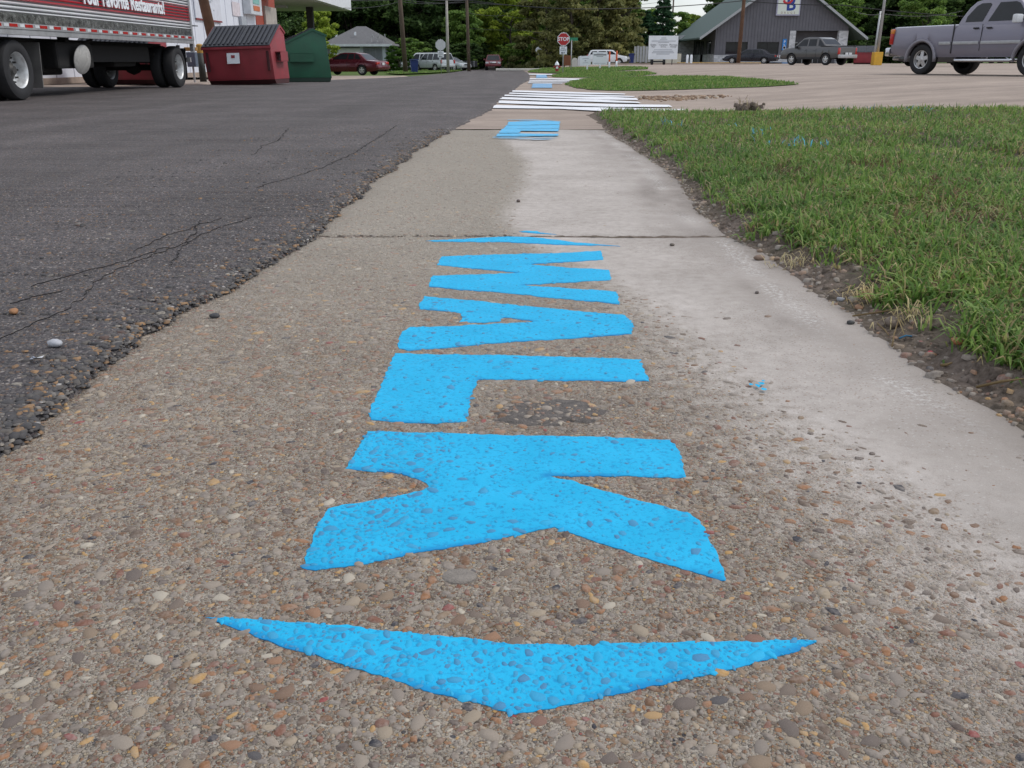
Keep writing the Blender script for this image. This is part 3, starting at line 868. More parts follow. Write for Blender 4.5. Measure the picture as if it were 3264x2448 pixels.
cw = empty('crosswalk', (1, 16, 0), 0, 'six white painted stripes across the driveway mouth, nearest crosswalk', 'crosswalk', 'white crosswalks')
for poly in ([(62, 183), (700, 200), (1400, 213), (1960, 225), (1985, 236), (1880, 246), (1150, 246), (700, 222), (32, 214), (38, 196)],
             [(98, 137), (560, 150), (1000, 168), (1810, 181), (1845, 203), (1240, 203), (700, 186), (92, 163)],
             [(115, 101), (560, 116), (1080, 126), (1500, 150), (1530, 163), (1180, 155), (1000, 148), (560, 139), (97, 122)],
             [(140, 76), (560, 87), (880, 99), (1200, 98), (1480, 112), (1500, 132), (1180, 128), (900, 118), (560, 105), (150, 90)],
             [(205, 55), (560, 66), (900, 75), (1300, 84), (1470, 93), (1440, 99), (900, 92), (560, 82), (198, 67)],
             [(232, 31), (700, 44), (1100, 57), (1370, 66), (1360, 74), (1000, 70), (600, 60), (228, 46)]):
    far_paint(A8(poly), 'stripe', cw, M['white_paint'], lift=.016, amp=.02, step=.06)
cw2 = empty('crosswalk', (2, 36, 0), 0, 'far set of thin white stripes beside the second grass island', 'crosswalk', 'white crosswalks')
for poly in ([(462, 136), (700, 137), (828, 141), (825, 149), (600, 143), (458, 142)], [(460, 147), (790, 150), (780, 155), (456, 152)], [(455, 156), (720, 158), (715, 162), (452, 161)], [(450, 164), (665, 166), (655, 170), (448, 168)]):
    far_paint(A7(poly), 'stripe', cw2, M['white_paint'], lift=.02, amp=.03, step=.2)
cw3 = empty('crosswalk', (1, 50, 0), 0, 'single farthest white line across the pavement beyond both crosswalks', 'crosswalk', 'white crosswalks')
far_paint(A7([(452, 108), (595, 109), (600, 114), (455, 113)]), 'stripe', cw3, M['white_paint'], lift=.02, amp=.03, step=.2)

# little spatter of blue on the cement
sp = empty('paint_spatter', (*gp(2414, 1235), 0), 0, 'small blue paint spatter on the smooth cement right of letter L', 'marking')
for dx, dy, r0 in ((0, 0, .007), (.012, .015, .006), (.008, -.02, .005), (-.012, .008, .004), (.02, .03, .003)):
    cx_, cy_ = sp.location.x + dx, sp.location.y + dy
    far_paint([(cx_ + r0 * math.cos(a) * random.uniform(.7, 1.5), cy_ + r0 * math.sin(a) * random.uniform(.8, 2)) for a in np.arange(8) * math.pi / 4], 'drop', sp, M['blue'], lift=.0045, amp=.002, step=.004)

# tar patch right of letter L
px0, py0 = gp(1755, 1318)
th = np.linspace(0, 2 * math.pi, 48, endpoint=False)
rr = [.0, .3, .55, .75, .88, 1.0]
V = []; F = []
for k, q in enumerate(rr):
    for a in th:
        wob = 1 + .55 * (float(vnoise(math.cos(a) * 2, math.sin(a) * 2, 1, 71)) - .5) + .35 * (float(vnoise(math.cos(a) * 7, math.sin(a) * 7, 1, 73)) - .5); ra = .118 * wob; rb = .074 * wob
        x = px0 + ra * q * math.cos(a); y = py0 + rb * q * math.sin(a)
        V.append((x, y, float(pave_z(x, y)) + .0055 * (1 - q ** 3) - (.003 if q == 1 else 0) + (float(vnoise(x, y, 120, 72)) - .5) * .003))
for k in range(len(rr) - 1):
    for a in range(48): F.append((k * 48 + a, k * 48 + (a + 1) % 48, (k + 1) * 48 + (a + 1) % 48, (k + 1) * 48 + a))
me = bpy.data.meshes.new('tar_patch'); me.from_pydata(V, [], F); me.flip_normals()
o = obj('tar_patch', me, mat('tar_grey', (0.125, 0.110, 0.100), .85, var=.4, scale=60, bmp=.8, bscale=260), pavement, smooth=True)
o['label'] = 'dark raised tar and gravel patch beside letter L'
n = 170
a = rng.random(n) * 6.28; q = np.sqrt(rng.random(n)) * .92
x = px0 + .11 * q * np.cos(a); y = py0 + .066 * q * np.sin(a); r = np.clip(.0035 * np.exp(rng.normal(0, .5, n)), .002, .011)
V, Q, T = domes(np.stack([x, y, pave_z(x, y) + .005 * (1 - q ** 3)], -1), r * 1.2, r * .85, r * .4, rng.random(n) * 3)
obj('patch_gravel', np_mesh('patch_gravel', V, Q, T), M['stone'], pavement, smooth=True, kind='stuff')
# shallow mortar-filled socket below letter K
sx, sy = gp(1462, 1836)
mb = MB(); mb.lathe([(.0, .0016), (.012, .0018), (.021, .0012), (.026, -.002)], 18)
o = mb.build('mortar_spot', mat('mortar', (0.23, 0.205, 0.18), .95, var=.2, scale=60, bmp=.5, bscale=300), pavement, smooth=True)
o.location = (sx, sy, float(pave_z(sx, sy)) + .0006); o.scale = (1, .78, 1)

# --- gravel in the road and crumbling along its edge
n = 17000
y = .9 + 8 * rng.random(n) ** 1.8
d = np.abs(rng.exponential(.055, n)); far_ = rng.random(n) < .52
d = np.where(far_, rng.random(n) ** 1.4 * 1.5, d)
x = xe(y) - d + .006
keep = (x > -.35 - y * .62)
x, y, d = x[keep], y[keep], d[keep]; n = len(x)
r = np.clip(np.where(d < .2, .0052, .0042) * np.exp(rng.normal(0, .45, n)), .0024, .012)
zz = H(x, y) + np.interp(d, offs, hz) - .001
V, Q, T = domes(np.stack([x, y, zz], -1), r * 1.15, r * (.6 + .3 * rng.random(n)), r * (.25 + .3 * rng.random(n)), rng.random(n) * 3.1)
mm, nt, bs = new_mat('asphalt_gravel')
rnd = nt.nodes.new('ShaderNodeNewGeometry').outputs['Random Per Island']
cc = ramp(nt, rnd, [(0, (0.05, 0.048, 0.05)), (0.2, (0.085, 0.078, 0.074)), (0.4, (0.06, 0.056, 0.057)), (0.56, (0.12, 0.105, 0.09)), (0.68, (0.07, 0.062, 0.06)), (0.72, (0.22, 0.13, 0.065)), (0.80, (0.17, 0.155, 0.14)), (0.86, (0.28, 0.165, 0.08)), (0.93, (0.10, 0.062, 0.05)), (0.96, (0.28, 0.25, 0.21)), (0.985, (0.36, 0.34, 0.32))], 'CONSTANT')
nn = node(nt, 'ShaderNodeTexNoise', {'Vector': coords(nt), 'Scale': 120.0, 'Detail': 4.0}).outputs[0]
cc = mixc(nt, ramp(nt, nn, [(0.45, 0.0), (0.66, 0.55)]), cc, (0.055, 0.051, 0.051))
nt.links.new(cc, bs.inputs['Base Color']); bs.inputs['Roughness'].default_value = .7
obj('gravel', np_mesh('gravel', V, Q, T), mm, road, kind='stuff')

# cracks that follow the road edge
M['crack'] = mat('crack_dirt', (0.022, 0.020, 0.019), 1.0, var=.3)
def crack(pts, w0, seed):
    P = [np.array(gp(*p, .034)) for p in pts]
    dense = []
    for a, b in zip(P[:-1], P[1:]):
        k = max(2, int(np.hypot(*(b - a)) / .015))
        for t in np.linspace(0, 1, k, endpoint=False): dense.append(a + (b - a) * t)
    dense = np.array(dense); n = len(dense)
    j = (vnoise(dense[:, 0], dense[:, 1], 22, seed) - .5) * .03 + (vnoise(dense[:, 0], dense[:, 1], 70, seed) - .5) * .012
    dense[:, 0] += j
    w = w0 * .55 * np.clip(1.9 * vnoise(np.arange(n), 0, .16, seed) - .55, 0.02, 1) * np.sin(np.linspace(.15, math.pi - .15, n)) ** .4
    zt = H(dense[:, 0], dense[:, 1]) + np.interp(xe(dense[:, 1]) - dense[:, 0], offs, hz)
    V = np.concatenate([np.column_stack([dense[:, 0] - w, dense[:, 1], zt + .0052]), np.column_stack([dense[:, 0], dense[:, 1], zt + .0030]), np.column_stack([dense[:, 0] + w, dense[:, 1], zt + .0052])])
    i = np.arange(n - 1)
    Q = np.concatenate([np.stack([i, i + n, i + n + 1, i + 1], -1), np.stack([i + n, i + 2 * n, i + 2 * n + 1, i + n + 1], -1)])
    obj('crack', np_mesh('crack', V, Q[:, ::-1]), M['crack'], road, smooth=True)
c2 = lambda pts: [(x / 1.58, y / 1.58 + 300) for x, y in pts]
crack(c2([(20, 1240), (160, 1160), (350, 1080), (480, 960), (600, 880), (860, 780), (1000, 720), (1180, 650), (1290, 620)]), .0045, 81)
crack(c2([(160, 975), (340, 925), (620, 850), (850, 770)]), .003, 82)
crack(c2([(660, 800), (760, 750), (980, 670), (1130, 620)]), .003, 83)
crack(c2([(1290, 475), (1540, 400), (1640, 365), (1780, 300), (2000, 160)]), .003, 84)
crack(c2([(40, 1060), (200, 1020), (330, 990)]), .003, 86)

rc = random.Random(11)
for k in range(5):        # fine short cracks
    a_, b_ = rc.uniform(20, 1150), rc.uniform(470, 1150)
    if a_ > 1300 - (b_ - 470) * 1.7: continue
    pts = [(a_, b_)]; dx_, dy_ = rc.choice(((60, -22), (45, 6), (70, -30), (25, -30)))
    for q in range(rc.randint(2, 5)): pts.append((pts[-1][0] + dx_ * rc.uniform(.6, 1.6), pts[-1][1] + dy_ * rc.uniform(.2, 1.6)))
    crack(pts, .0022, 200 + k)

# ------------------------------------------------------------------ grass
def grass(name, PXY, z, length, width, mat_, parent=None, lean=.75, flat=0.0, r_=None):
    r_ = r_ or rng
    n = len(PXY)
    az = r_.random(n) * 2 * math.pi
    ln = np.abs(r_.normal(lean, .42, n)); ln = np.clip(ln, .1, 1.75)
    L = length * (.55 + .8 * r_.random(n)); W = width * (.6 + .8 * r_.random(n))
    dx, dy = np.cos(az), np.sin(az)
    sx_, sy_ = -dy, dx
    tw = r_.random(n) * .9 - .45
    B = np.column_stack([PXY, z])
    def lvl(h, o, w):
        c = B + np.column_stack([dx * o, dy * o, h])
        s = np.column_stack([sx_ * w * np.cos(tw), sy_ * w * np.cos(tw), w * np.sin(tw)])
        return c - s, c + s
    th1 = ln * .55; th2 = ln * 1.25
    h1 = L * .5 * np.cos(th1); o1 = L * .5 * np.sin(th1)
    h2 = h1 + L * .5 * np.cos(th2); o2 = o1 + L * .5 * np.sin(th2)
    h2 = np.maximum(h2, .004)
    a0, a1 = lvl(np.full(n, -.006), np.zeros(n), W * .4)
    b0, b1 = lvl(h1, o1, W * .5)
    t = B + np.column_stack([dx * o2, dy * o2, h2])
    V = np.stack([a0, a1, b0, b1, t], 1).reshape(-1, 3)
    i = np.arange(n) * 5
    Q = np.stack([i, i + 1, i + 3, i + 2], -1); T = np.stack([i + 2, i + 3, i + 4], -1)
    return obj(name, np_mesh(name, V, Q, T), mat_, parent, kind='stuff')

# near plot
def yfar(x): return 11.6 - .32 * (np.clip(x, 1.2, 20) - 1.2) + (vnoise(x, 5, 2.2, 91) - .5) * .25
def plot_rise(o): return .004 + .05 * ss(.0, .17, o) + .03 * ss(.1, .7, o)
RUT0, RUT1 = np.array(gp(2690, 412, .1)), np.array(gp(3264, 505, .1))
def rut(x, y):
    d_ = RUT1 - RUT0; L2 = d_ @ d_
    t = np.clip(((x - RUT0[0]) * d_[0] + (y - RUT0[1]) * d_[1]) / L2, 0, 1.3)
    q = np.hypot(x - RUT0[0] - t * d_[0], y - RUT0[1] - t * d_[1])
    return -.055 * np.exp(-(q / .16) ** 2) + .02 * np.exp(-((q - .32) / .14) ** 2)
def plot_z(x, y):
    o = x - xr(y)
    o2 = np.minimum(o, (yfar(x) - y) * 1.0)
    return H(x, y) + rut(x, y) * ss(.1, .6, o2) + plot_rise(np.maximum(o2, -.02)) + np.where(o2 < 0, -.02, 0) + (vnoise(x, y, 1.3, 92) - .5) * .05 * ss(.1, .6, o2) + (vnoise(x, y, 14, 93) - .5) * .03 * ss(.01, .1, o2) + (vnoise(x, y, 45, 94) - .5) * .012 * ss(0, .03, o2)
po = np.concatenate([[-.02, 0, .008, .02], np.arange(.035, .5, .014), np.geomspace(.52, 14, 60)])
pys = np.concatenate([np.arange(.6, 5, .016), np.arange(5, 12.0, .04)])
PXg = xr(pys)[:, None] + po[None]; PYg = np.repeat(pys[:, None], len(po), 1)
PYg = np.minimum(PYg, yfar(PXg) + .02)
V = np.stack([PXg, PYg, plot_z(PXg, PYg)], -1).reshape(-1, 3)
nx = len(po); ny = len(pys)
i = (np.arange(ny - 1)[:, None] * nx + np.arange(nx - 1)[None]).ravel()
plot = obj('grass_verge', np_mesh('grass_verge', V, np.stack([i, i + 1, i + nx + 1, i + nx], -1)), M['soil'], smooth=True)
tag(plot, kind='structure')

thatch = [(*gp(a, b, .08), r_) for a, b, r_ in ((2780, 552, .16), (3030, 607, .17), (3012, 654, .13), (3110, 720, .17), (2520, 560, .10))]
def plot_points(n, y0, y1, xmax=9):
    y = y0 + rng.random(n) * (y1 - y0)
    x = xr_s(y) + rng.random(n) ** 1.0 * (np.minimum(xmax, .35 + y * .66) - xr_s(y) + .3)
    o = x - xr_s(y)
    cov = ss(.07, .20, o + (vnoise(x, y, 4, 95) - .5) * .22 + (vnoise(x, y, 16, 96) - .5) * .10)
    bare = ss(.70, .80, vnoise(x, y, 1.9, 97)) * .6
    for bx, by, br in thatch: bare = np.maximum(bare, .85 * np.exp(-(((x - bx) / br) ** 2 + ((y - by) / br / 1.2) ** 2)))
    k = (rng.random(n) < cov * (1 - bare)) & (y < yfar(x) - .01 + rng.random(n) * .05)
    return np.column_stack([x[k], y[k]])
for (n, y0, y1, ln, w) in ((27000, 1.1, 3.0, .066, .0058), (40000, 3.0, 5.5, .070, .0068), (48000, 5.5, 12, .074, .0088)):
    P = plot_points(n, y0, y1)
    o = grass('grass', P, plot_z(P[:, 0], P[:, 1]), ln, w, M['blade'], lean=1.22)
    tag(o, 'green mown grass growing on the verge right of the pavement', 'grass')
    P = plot_points(n // 4, y0, y1)
    o = grass('dry_grass', P, plot_z(P[:, 0], P[:, 1]) + .004, ln * 1.0, w * .62, M['straw'], lean=1.5)
    tag(o, 'dry straw and cut stalks lying among the verge grass', 'grass')
# brown thatch and bleached straw clumps
P = np.vstack([np.column_stack([rng.normal(bx, br * .7, 420), rng.normal(by, br * .8, 420)]) for bx, by, br in thatch])
M['thatch'] = blade_mat('brown_thatch', [(0.0, (0.07, 0.04, 0.028)), (0.6, (0.15, 0.09, 0.055)), (1.0, (0.27, 0.19, 0.11))])
tag(grass('thatch', P, plot_z(P[:, 0], P[:, 1]) + .004, .055, .0036, M['thatch'], lean=1.35), 'matted brown thatch in the bare spots of the verge', 'grass')
P = []
for a, b, m, sd_ in ((2236, 550, 70, .05), (2401, 632, 45, .035), (2768, 908, 90, .03), (3110, 722, 130, .07), (3230, 828, 70, .035), (2523, 797, 55, .03), (2290, 585, 50, .04), (2640, 720, 40, .03), (2905, 985, 60, .03)):
    q = gp(a, b, .06); P.append(np.column_stack([rng.normal(q[0], sd_, m), rng.normal(q[1], sd_ * 1.2, m)]))
P = np.vstack(P)
M['bleached'] = blade_mat('bleached_straw', [(0.0, (0.34, 0.27, 0.15)), (0.6, (0.55, 0.48, 0.29)), (1.0, (0.70, 0.64, 0.42))])
tag(grass('straw_clumps', P, plot_z(P[:, 0], P[:, 1]) + .008, .055, .0028, M['bleached'], lean=1.62), 'bleached straw clumps lying on the verge', 'grass')
# broad tufts hanging over the bare edge
P = []
for k in range(210):
    y = 1.2 + 9.5 * rng.random() ** 1.3; x = float(xr_s(y)) + .09 + .15 * rng.random()
    m = rng.integers(7, 16); P.append(np.column_stack([x + rng.normal(0, .018, m), y + rng.normal(0, .018, m)]))
P = np.vstack(P)
tag(grass('tuft_grass', P, plot_z(P[:, 0], P[:, 1]), .075, .0062, M['blade'], lean=1.3), 'broad-bladed tufts along the bare soil edge of the verge', 'grass')
# blades splashed with blue
P = []
for a, b in ((2120, 385), (2330, 395), (2410, 430), (2445, 455), (2500, 460), (2530, 455), (2570, 462), (2620, 460), (2690, 345), (2780, 350), (2860, 345), (2900, 350), (2950, 352), (2440, 420), (2150, 390)):
    q = gp(a, b, .12); m = 7; P.append(np.column_stack([q[0] + rng.normal(0, .05, m), q[1] + rng.normal(0, .05, m)]))
P = np.vstack(P)
tag(grass('painted_grass', P, plot_z(P[:, 0], P[:, 1]) + .015, .065, .006, mat('blue_overspray', (0.06, 0.40, 0.58), .6), lean=.8), 'few grass blades splashed with blue paint', 'grass')

# gravel and clods along the bare soil edge
n = 1700
y = 1.0 + 8 * rng.random(n) ** 1.7; x = xr(y) - .012 + rng.exponential(.07, n)
r = np.clip(.0042 * np.exp(rng.normal(0, .55, n)), .002, .014)
V, Q, T = domes(np.stack([x, y, np.maximum(plot_z(x, y), pave_z(x, y))], -1), r * 1.2, r * .85, r * .75, rng.random(n) * 3)
obj('edge_gravel', np_mesh('edge_gravel', V, Q, T), M['stone'], plot, smooth=True, kind='stuff')
n = 2600
y = 1.0 + 9 * rng.random(n) ** 1.5; x = xr(y) + .01 + np.abs(rng.normal(.08, .06, n))
r = np.clip(.0042 * np.exp(rng.normal(0, .6, n)), .002, .014)
V, Q, T = domes(np.stack([x, y, plot_z(x, y) - .001], -1), r * 1.1, r * .9, r * .8, rng.random(n) * 3)
obj('soil_crumbs', np_mesh('soil_crumbs', V, Q, T), M['soil'], plot, smooth=True, kind='stuff')

# islands and verges farther on
def patch(name, poly_px, dens, ln, w, seed, rise=.05, maxn=26000):
    poly = [gp(a * S, b * S) for a, b in poly_px]
    ol = rough_outline(poly, .25, .10, seed)
    arr = np.array(ol); x0, y0 = arr.min(0); x1, y1 = arr.max(0)
    st = max(.3, math.sqrt((x1 - x0) * (y1 - y0) / 1500))
    gx, gy = np.meshgrid(np.arange(x0, x1, st), np.arange(y0, y1, st)); P = np.column_stack([gx.ravel(), gy.ravel()])
    P = P[inside(ol, P[:, 0], P[:, 1])]; d, _ = edge_dist(ol, P); P = P[d > st * .4]
    r = delaunay_2d_cdt([Vector(p) for p in ol] + [Vector(p) for p in P], [(i, (i + 1) % len(ol)) for i in range(len(ol))], [], 1, 1e-5)
    v = np.array([(p.x, p.y) for p in r[0]]); d, _ = edge_dist(ol, v)
    zf = lambda x, y, d: H(x, y) + .012 + rise * ss(0, .5, d) + (vnoise(x, y, 1.1, seed) - .5) * .05 * ss(0, .6, d)
    V = np.column_stack([v, zf(v[:, 0], v[:, 1], d)])
    me = bpy.data.meshes.new(name); me.from_pydata(V.tolist(), [], [f for f in r[2]])
    if me.polygons[0].normal.z < 0: me.flip_normals()
    o = obj(name, me, M['turf'], smooth=True); tag(o, kind='structure')
    area = (x1 - x0) * (y1 - y0)
    n = min(int(area * dens), maxn * 3)
    x = x0 + rng.random(n) * (x1 - x0); y = y0 + rng.random(n) * (y1 - y0)
    k = inside(ol, x, y); P = np.column_stack([x[k], y[k]])[:maxn]
    d, _ = edge_dist(ol, P)
    g = grass('grass', P, zf(P[:, 0], P[:, 1], d), ln, w, M['blade'], lean=.8)
    return g
tag(patch('grass_island', [(1222, 183), (1235, 177), (1290, 172), (1420, 168), (1560, 168), (1650, 174), (1730, 183), (1640, 189), (1520, 193), (1400, 196), (1330, 197), (1280, 195), (1240, 190)], 620, .055, .016, 101, .05), 'green grass on the long island beyond the first crosswalk', 'grass')
tag(patch('grass_island', [(1190, 164), (1215, 158.5), (1300, 157), (1400, 156), (1420, 160), (1380, 165), (1290, 168), (1230, 168), (1200, 167)], 200, .06, .03, 102, .04), 'green grass on the thin second island', 'grass')
tag(patch('grass_verge', [(1140, 156), (1150, 150), (1180, 147.5), (1290, 146), (1400, 146.5), (1398, 150), (1330, 154), (1250, 156.5), (1190, 158)], 110, .07, .05, 103, .04), 'green grass around the stop sign and the hydrant', 'grass')
tag(patch('grass_verge', [(830, 157.5), (870, 153), (940, 150.5), (1020, 148), (1045, 147), (1030, 150), (990, 154), (930, 157.5), (860, 160)], 110, .08, .05, 104, .04), 'green grass beside the road in front of the silver SUV', 'grass')
# gravel spill in the driveway
n = 1500
q0 = gp(1404 * S, 214 * S); q1 = gp(1555 * S, 209 * S)
t = rng.random(n) ** 1.2; x = q0[0] + (q1[0] - q0[0]) * t + rng.normal(0, .1, n); y = q0[1] + (q1[1] - q0[1]) * t + rng.normal(0, .42, n) * (1 - .6 * t)
r = np.clip(.016 * np.exp(rng.normal(0, .5, n)), .008, .05)
V, Q, T = domes(np.stack([x, y, H(x, y) + .006], -1), r * 1.2, r * .85, r * .7, rng.random(n) * 3)
mg, nt, bs = new_mat('brown_gravel')
rnd = nt.nodes.new('ShaderNodeNewGeometry').outputs['Random Per Island']
nt.links.new(ramp(nt, rnd, [(0, (0.16, 0.10, 0.065)), (.4, (0.27, 0.18, 0.115)), (.7, (0.36, 0.26, 0.18)), (.9, (0.44, 0.38, 0.31))], 'CONSTANT'), bs.inputs['Base Color'])
bs.inputs['Roughness'].default_value = .85
g = obj('gravel_spill', np_mesh('gravel_spill', V, Q, T), mg, smooth=True, kind='stuff')
tag(g, 'brown gravel spilled across the driveway at the end of the white stripes', 'gravel')

# ------------------------------------------------------------------ vehicles
def wheel(parent, x, y, r, w, side, style='alloy', hub=None):
    """wheel (tyre) with rim as its child; side = +1 / -1 says which way the face looks"""
    h = w / 2
    ri = r * .60
    t = MB().lathe([(ri, -h * .82), (ri + .02, -h * .95), (r * .86, -h), (r * .96, -h * .86), (r, -h * .55), (r, h * .55), (r * .96, h * .86), (r * .86, h), (ri + .02, h * .95), (ri, h * .82), (ri * .98, h * .3), (ri * .98, -h * .3), (ri, -h * .82)], 28, 'y', caps=False)
    o = t.build('wheel', M['rubber'], parent, angle=40); o.location = (x, y, r)
    m = MB()
    f = side * h
    if style == 'deep':     # dished outer wheel of a lorry
        m.lathe([(ri * 1.0, f * .9), (ri * .97, f * .86), (ri * .90, f * .6), (ri * .86, -f * .35), (ri * .62, -f * .42), (ri * .55, -f * .30)], 28, 'y', caps=False)
        o2 = m.build('rim', M['truck_rim'], o, angle=35)
        m2 = MB().lathe([(.0, f * .35), (ri * .22, f * .35), (ri * .30, f * .1), (ri * .52, -f * .25), (ri * .55, -f * .36)], 20, 'y')
        for k in range(10):
            a = k * math.pi / 5
            m2.lathe([(.018, -f * .45), (.018, -f * .02), (0, 0)], 6, 'y', (ri * .7 * math.cos(a), 0, ri * .7 * math.sin(a)))
        m2.build('hub', M['truck_hub'], o2 if False else o, angle=35)
        return o
    m.lathe([(ri, f * .84), (ri * .93, f * .80), (ri * .90, f * .45), (ri * .84, f * .40)], 28, 'y', caps=False)
    n = 5
    for k in range(n):
        a = k * 2 * math.pi / n + .3
        ca, sa = math.cos(a), math.sin(a)
        wd0, wd1 = ri * .26, ri * .20
        P = []
        for rr_, ww, dp in ((ri * .12, wd0, .72), (ri * .90, wd1, .62)):
            for s_ in (-1, 1):
                for dd in (0, -.2):
                    P.append((ca * rr_ - sa * ww * s_, f * (dp + dd), sa * rr_ + ca * ww * s_))
        m.add(P, [(0, 2, 6, 4), (1, 5, 7, 3), (0, 4, 5, 1), (2, 3, 7, 6)])
    m.lathe([(0, f * .80), (ri * .16, f * .78), (ri * .26, f * .66), (ri * .28, f * .4)], 16, 'y', caps=False)
    m.build('rim', M['alloy'], o, angle=30)
    MB().lathe([(0, f * .3), (ri * .96, f * .3)], 20, 'y').build('brake_disc', M['under'], o)
    return o

M['truck_rim'] = mat('dull_steel_rim', (0.62, 0.64, 0.65), .42, metal=.35, var=.15, scale=6, dirt=.45, dirtc=(0.18, 0.13, 0.09))
M['truck_hub'] = mat('greasy_hub', (0.05, 0.048, 0.045), .6, var=.3)

def vehicle(name, label, cat, loc, rz, s, paint, group=None):
    """s: L W zb top=[(x,z)..] cabin=[(x,z)..] (closed side outline) wt=roof half width  win=[polys] wheels=(xr, xf, R)"""
    t = empty(name, (loc[0], loc[1], loc[2]), rz, label, cat, group)
    L, W = s['L'], s['W']; xr_w, xf_w, rad = s['wheels']
    zb = s.get('zb', .24); Ra = rad * 1.16
    xs = set(np.linspace(-L / 2, L / 2, 44))
    for xw in (xr_w, xf_w): xs |= set(xw + Ra * np.cos(np.linspace(0, math.pi, 15)))
    for x, _ in s['top']: xs |= {x}
    xs = sorted(x for x in xs if -L / 2 <= x <= L / 2)
    tx = [p[0] for p in s['top']]; tz = [p[1] for p in s['top']]
    def bodyw(x): return W / 2 * (1 - s.get('taper', .10) * abs(x / (L / 2)) ** 6)
    V = []; F = []
    for x in xs:
        tt = abs(x / (L / 2)); w = bodyw(x); zt = float(np.interp(x, tx, tz))
        b = zb + .10 * tt ** 8
        for xw in (xr_w, xf_w):
            if abs(x - xw) < Ra: b = max(b, rad + math.sqrt(max(0, Ra ** 2 - (x - xw) ** 2)) - .02)
        b = min(b, zt - .10)
        mid = max(b + .01, min(zt - .2, .62 * zt))
        half = [(w * .95, b), (w * .99, b + (mid - b) * .35), (w, mid), (w * .985, zt - .10), (w * .94, zt - .025), (w * .84, zt), (0, zt + .015)]
        row = [(x, y, z) for y, z in half] + [(x, -y, z) for y, z in half[-2::-1]]
        V += row
    m_ = 13
    for i in range(len(xs) - 1):
        for k in range(m_ - 1): F.append((i * m_ + k, i * m_ + k + 1, (i + 1) * m_ + k + 1, (i + 1) * m_ + k))
    F.append(tuple(range(m_))); F.append(tuple((len(xs) - 1) * m_ + k for k in range(m_)))
    MB().add(V, F).build('body', paint, t, angle=38)
    # cabin
    cab = s['cabin']; zlo = min(z for _, z in cab); zhi = max(z for _, z in cab)
    wb = s.get('wb', W / 2 - .03); wt = s['wt']
    def sy(z): return wb + (wt - wb) * (z - zlo) / (zhi - zlo)
    n = len(cab)
    V = [(x, sy(z), z) for x, z in cab] + [(x, -sy(z), z) for x, z in cab]
    F = [tuple(range(n)), tuple(range(2 * n - 1, n - 1, -1))] + [(i, (i + 1) % n, (i + 1) % n + n, i + n) for i in range(n)]
    MB().add(V, F).build('cabin', s.get('cab_paint', paint), t, bevel=s.get('cbev', .045), angle=50)
    for poly in s['win']:
        for sg in (1, -1):
            P = [(x, sg * (sy(z) + .006), z) for x, z in poly]
            P2 = [(x, sg * (sy(z) - .02), z) for x, z in poly]
            k = len(P)
            o = MB().add(P + P2, [tuple(range(k)), tuple(range(2 * k - 1, k - 1, -1))] + [(i, (i + 1) % k, (i + 1) % k + k, i + k) for i in range(k)]).build('side_window', s.get('glass', M['glass']), t)
    for nm, a, b in s['screens']:       # windscreen and rear window: two points of the outline
        (xa, za), (xb, zb_) = a, b
        d = Vector((xb - xa, 0, zb_ - za)); nr = Vector((-d.z, 0, d.x)).normalized()
        if nm == 'windscreen' and nr.x < 0: nr = -nr
        if nm == 'rear_window' and nr.x > 0: nr = -nr
        P = []
        for q in (.08, .94):
            c = Vector((xa, 0, za)) + d * q
            ww = sy(c.z) - .09
            P += [c + nr * .008 + Vector((0, ww, 0)), c + nr * .008 - Vector((0, ww, 0))]
        MB().add(P + [p - nr * .03 for p in P], [(0, 1, 3, 2), (4, 6, 7, 5), (0, 2, 6, 4), (1, 5, 7, 3), (0, 4, 5, 1), (2, 3, 7, 6)]).build(nm, M['glass'], t)
    MB().box((0, 0, zb + .16), (L * .9, W * .60, .26)).build('underbody', M['under'], t)
    wy = W / 2 - s.get('tw', .22) / 2 - .02
    for xw in (xr_w, xf_w):
        for sg in (1, -1): wheel(t, xw, sg * wy, rad, s.get('tw', .22), sg, s.get('rim', 'alloy'))
    for nm, c, d, mt in s.get('boxes', []):
        sides = (1, -1) if abs(c[1]) > 1e-6 else (1,)
        for sg in sides:
            MB().box((c[0], c[1] * sg, c[2]), d).build(nm, mt, t, bevel=min(d) * .25, angle=40)
    t['_'] = 0; del t['_']
    return t

def paint(name, c, rough=.32, dirt=.1, metal=0.35):
    return mat(name, c, rough, metal=metal, var=.06, scale=1.2, dirt=dirt, dirtc=tuple(x * .7 + .03 for x in c), coat=.6)

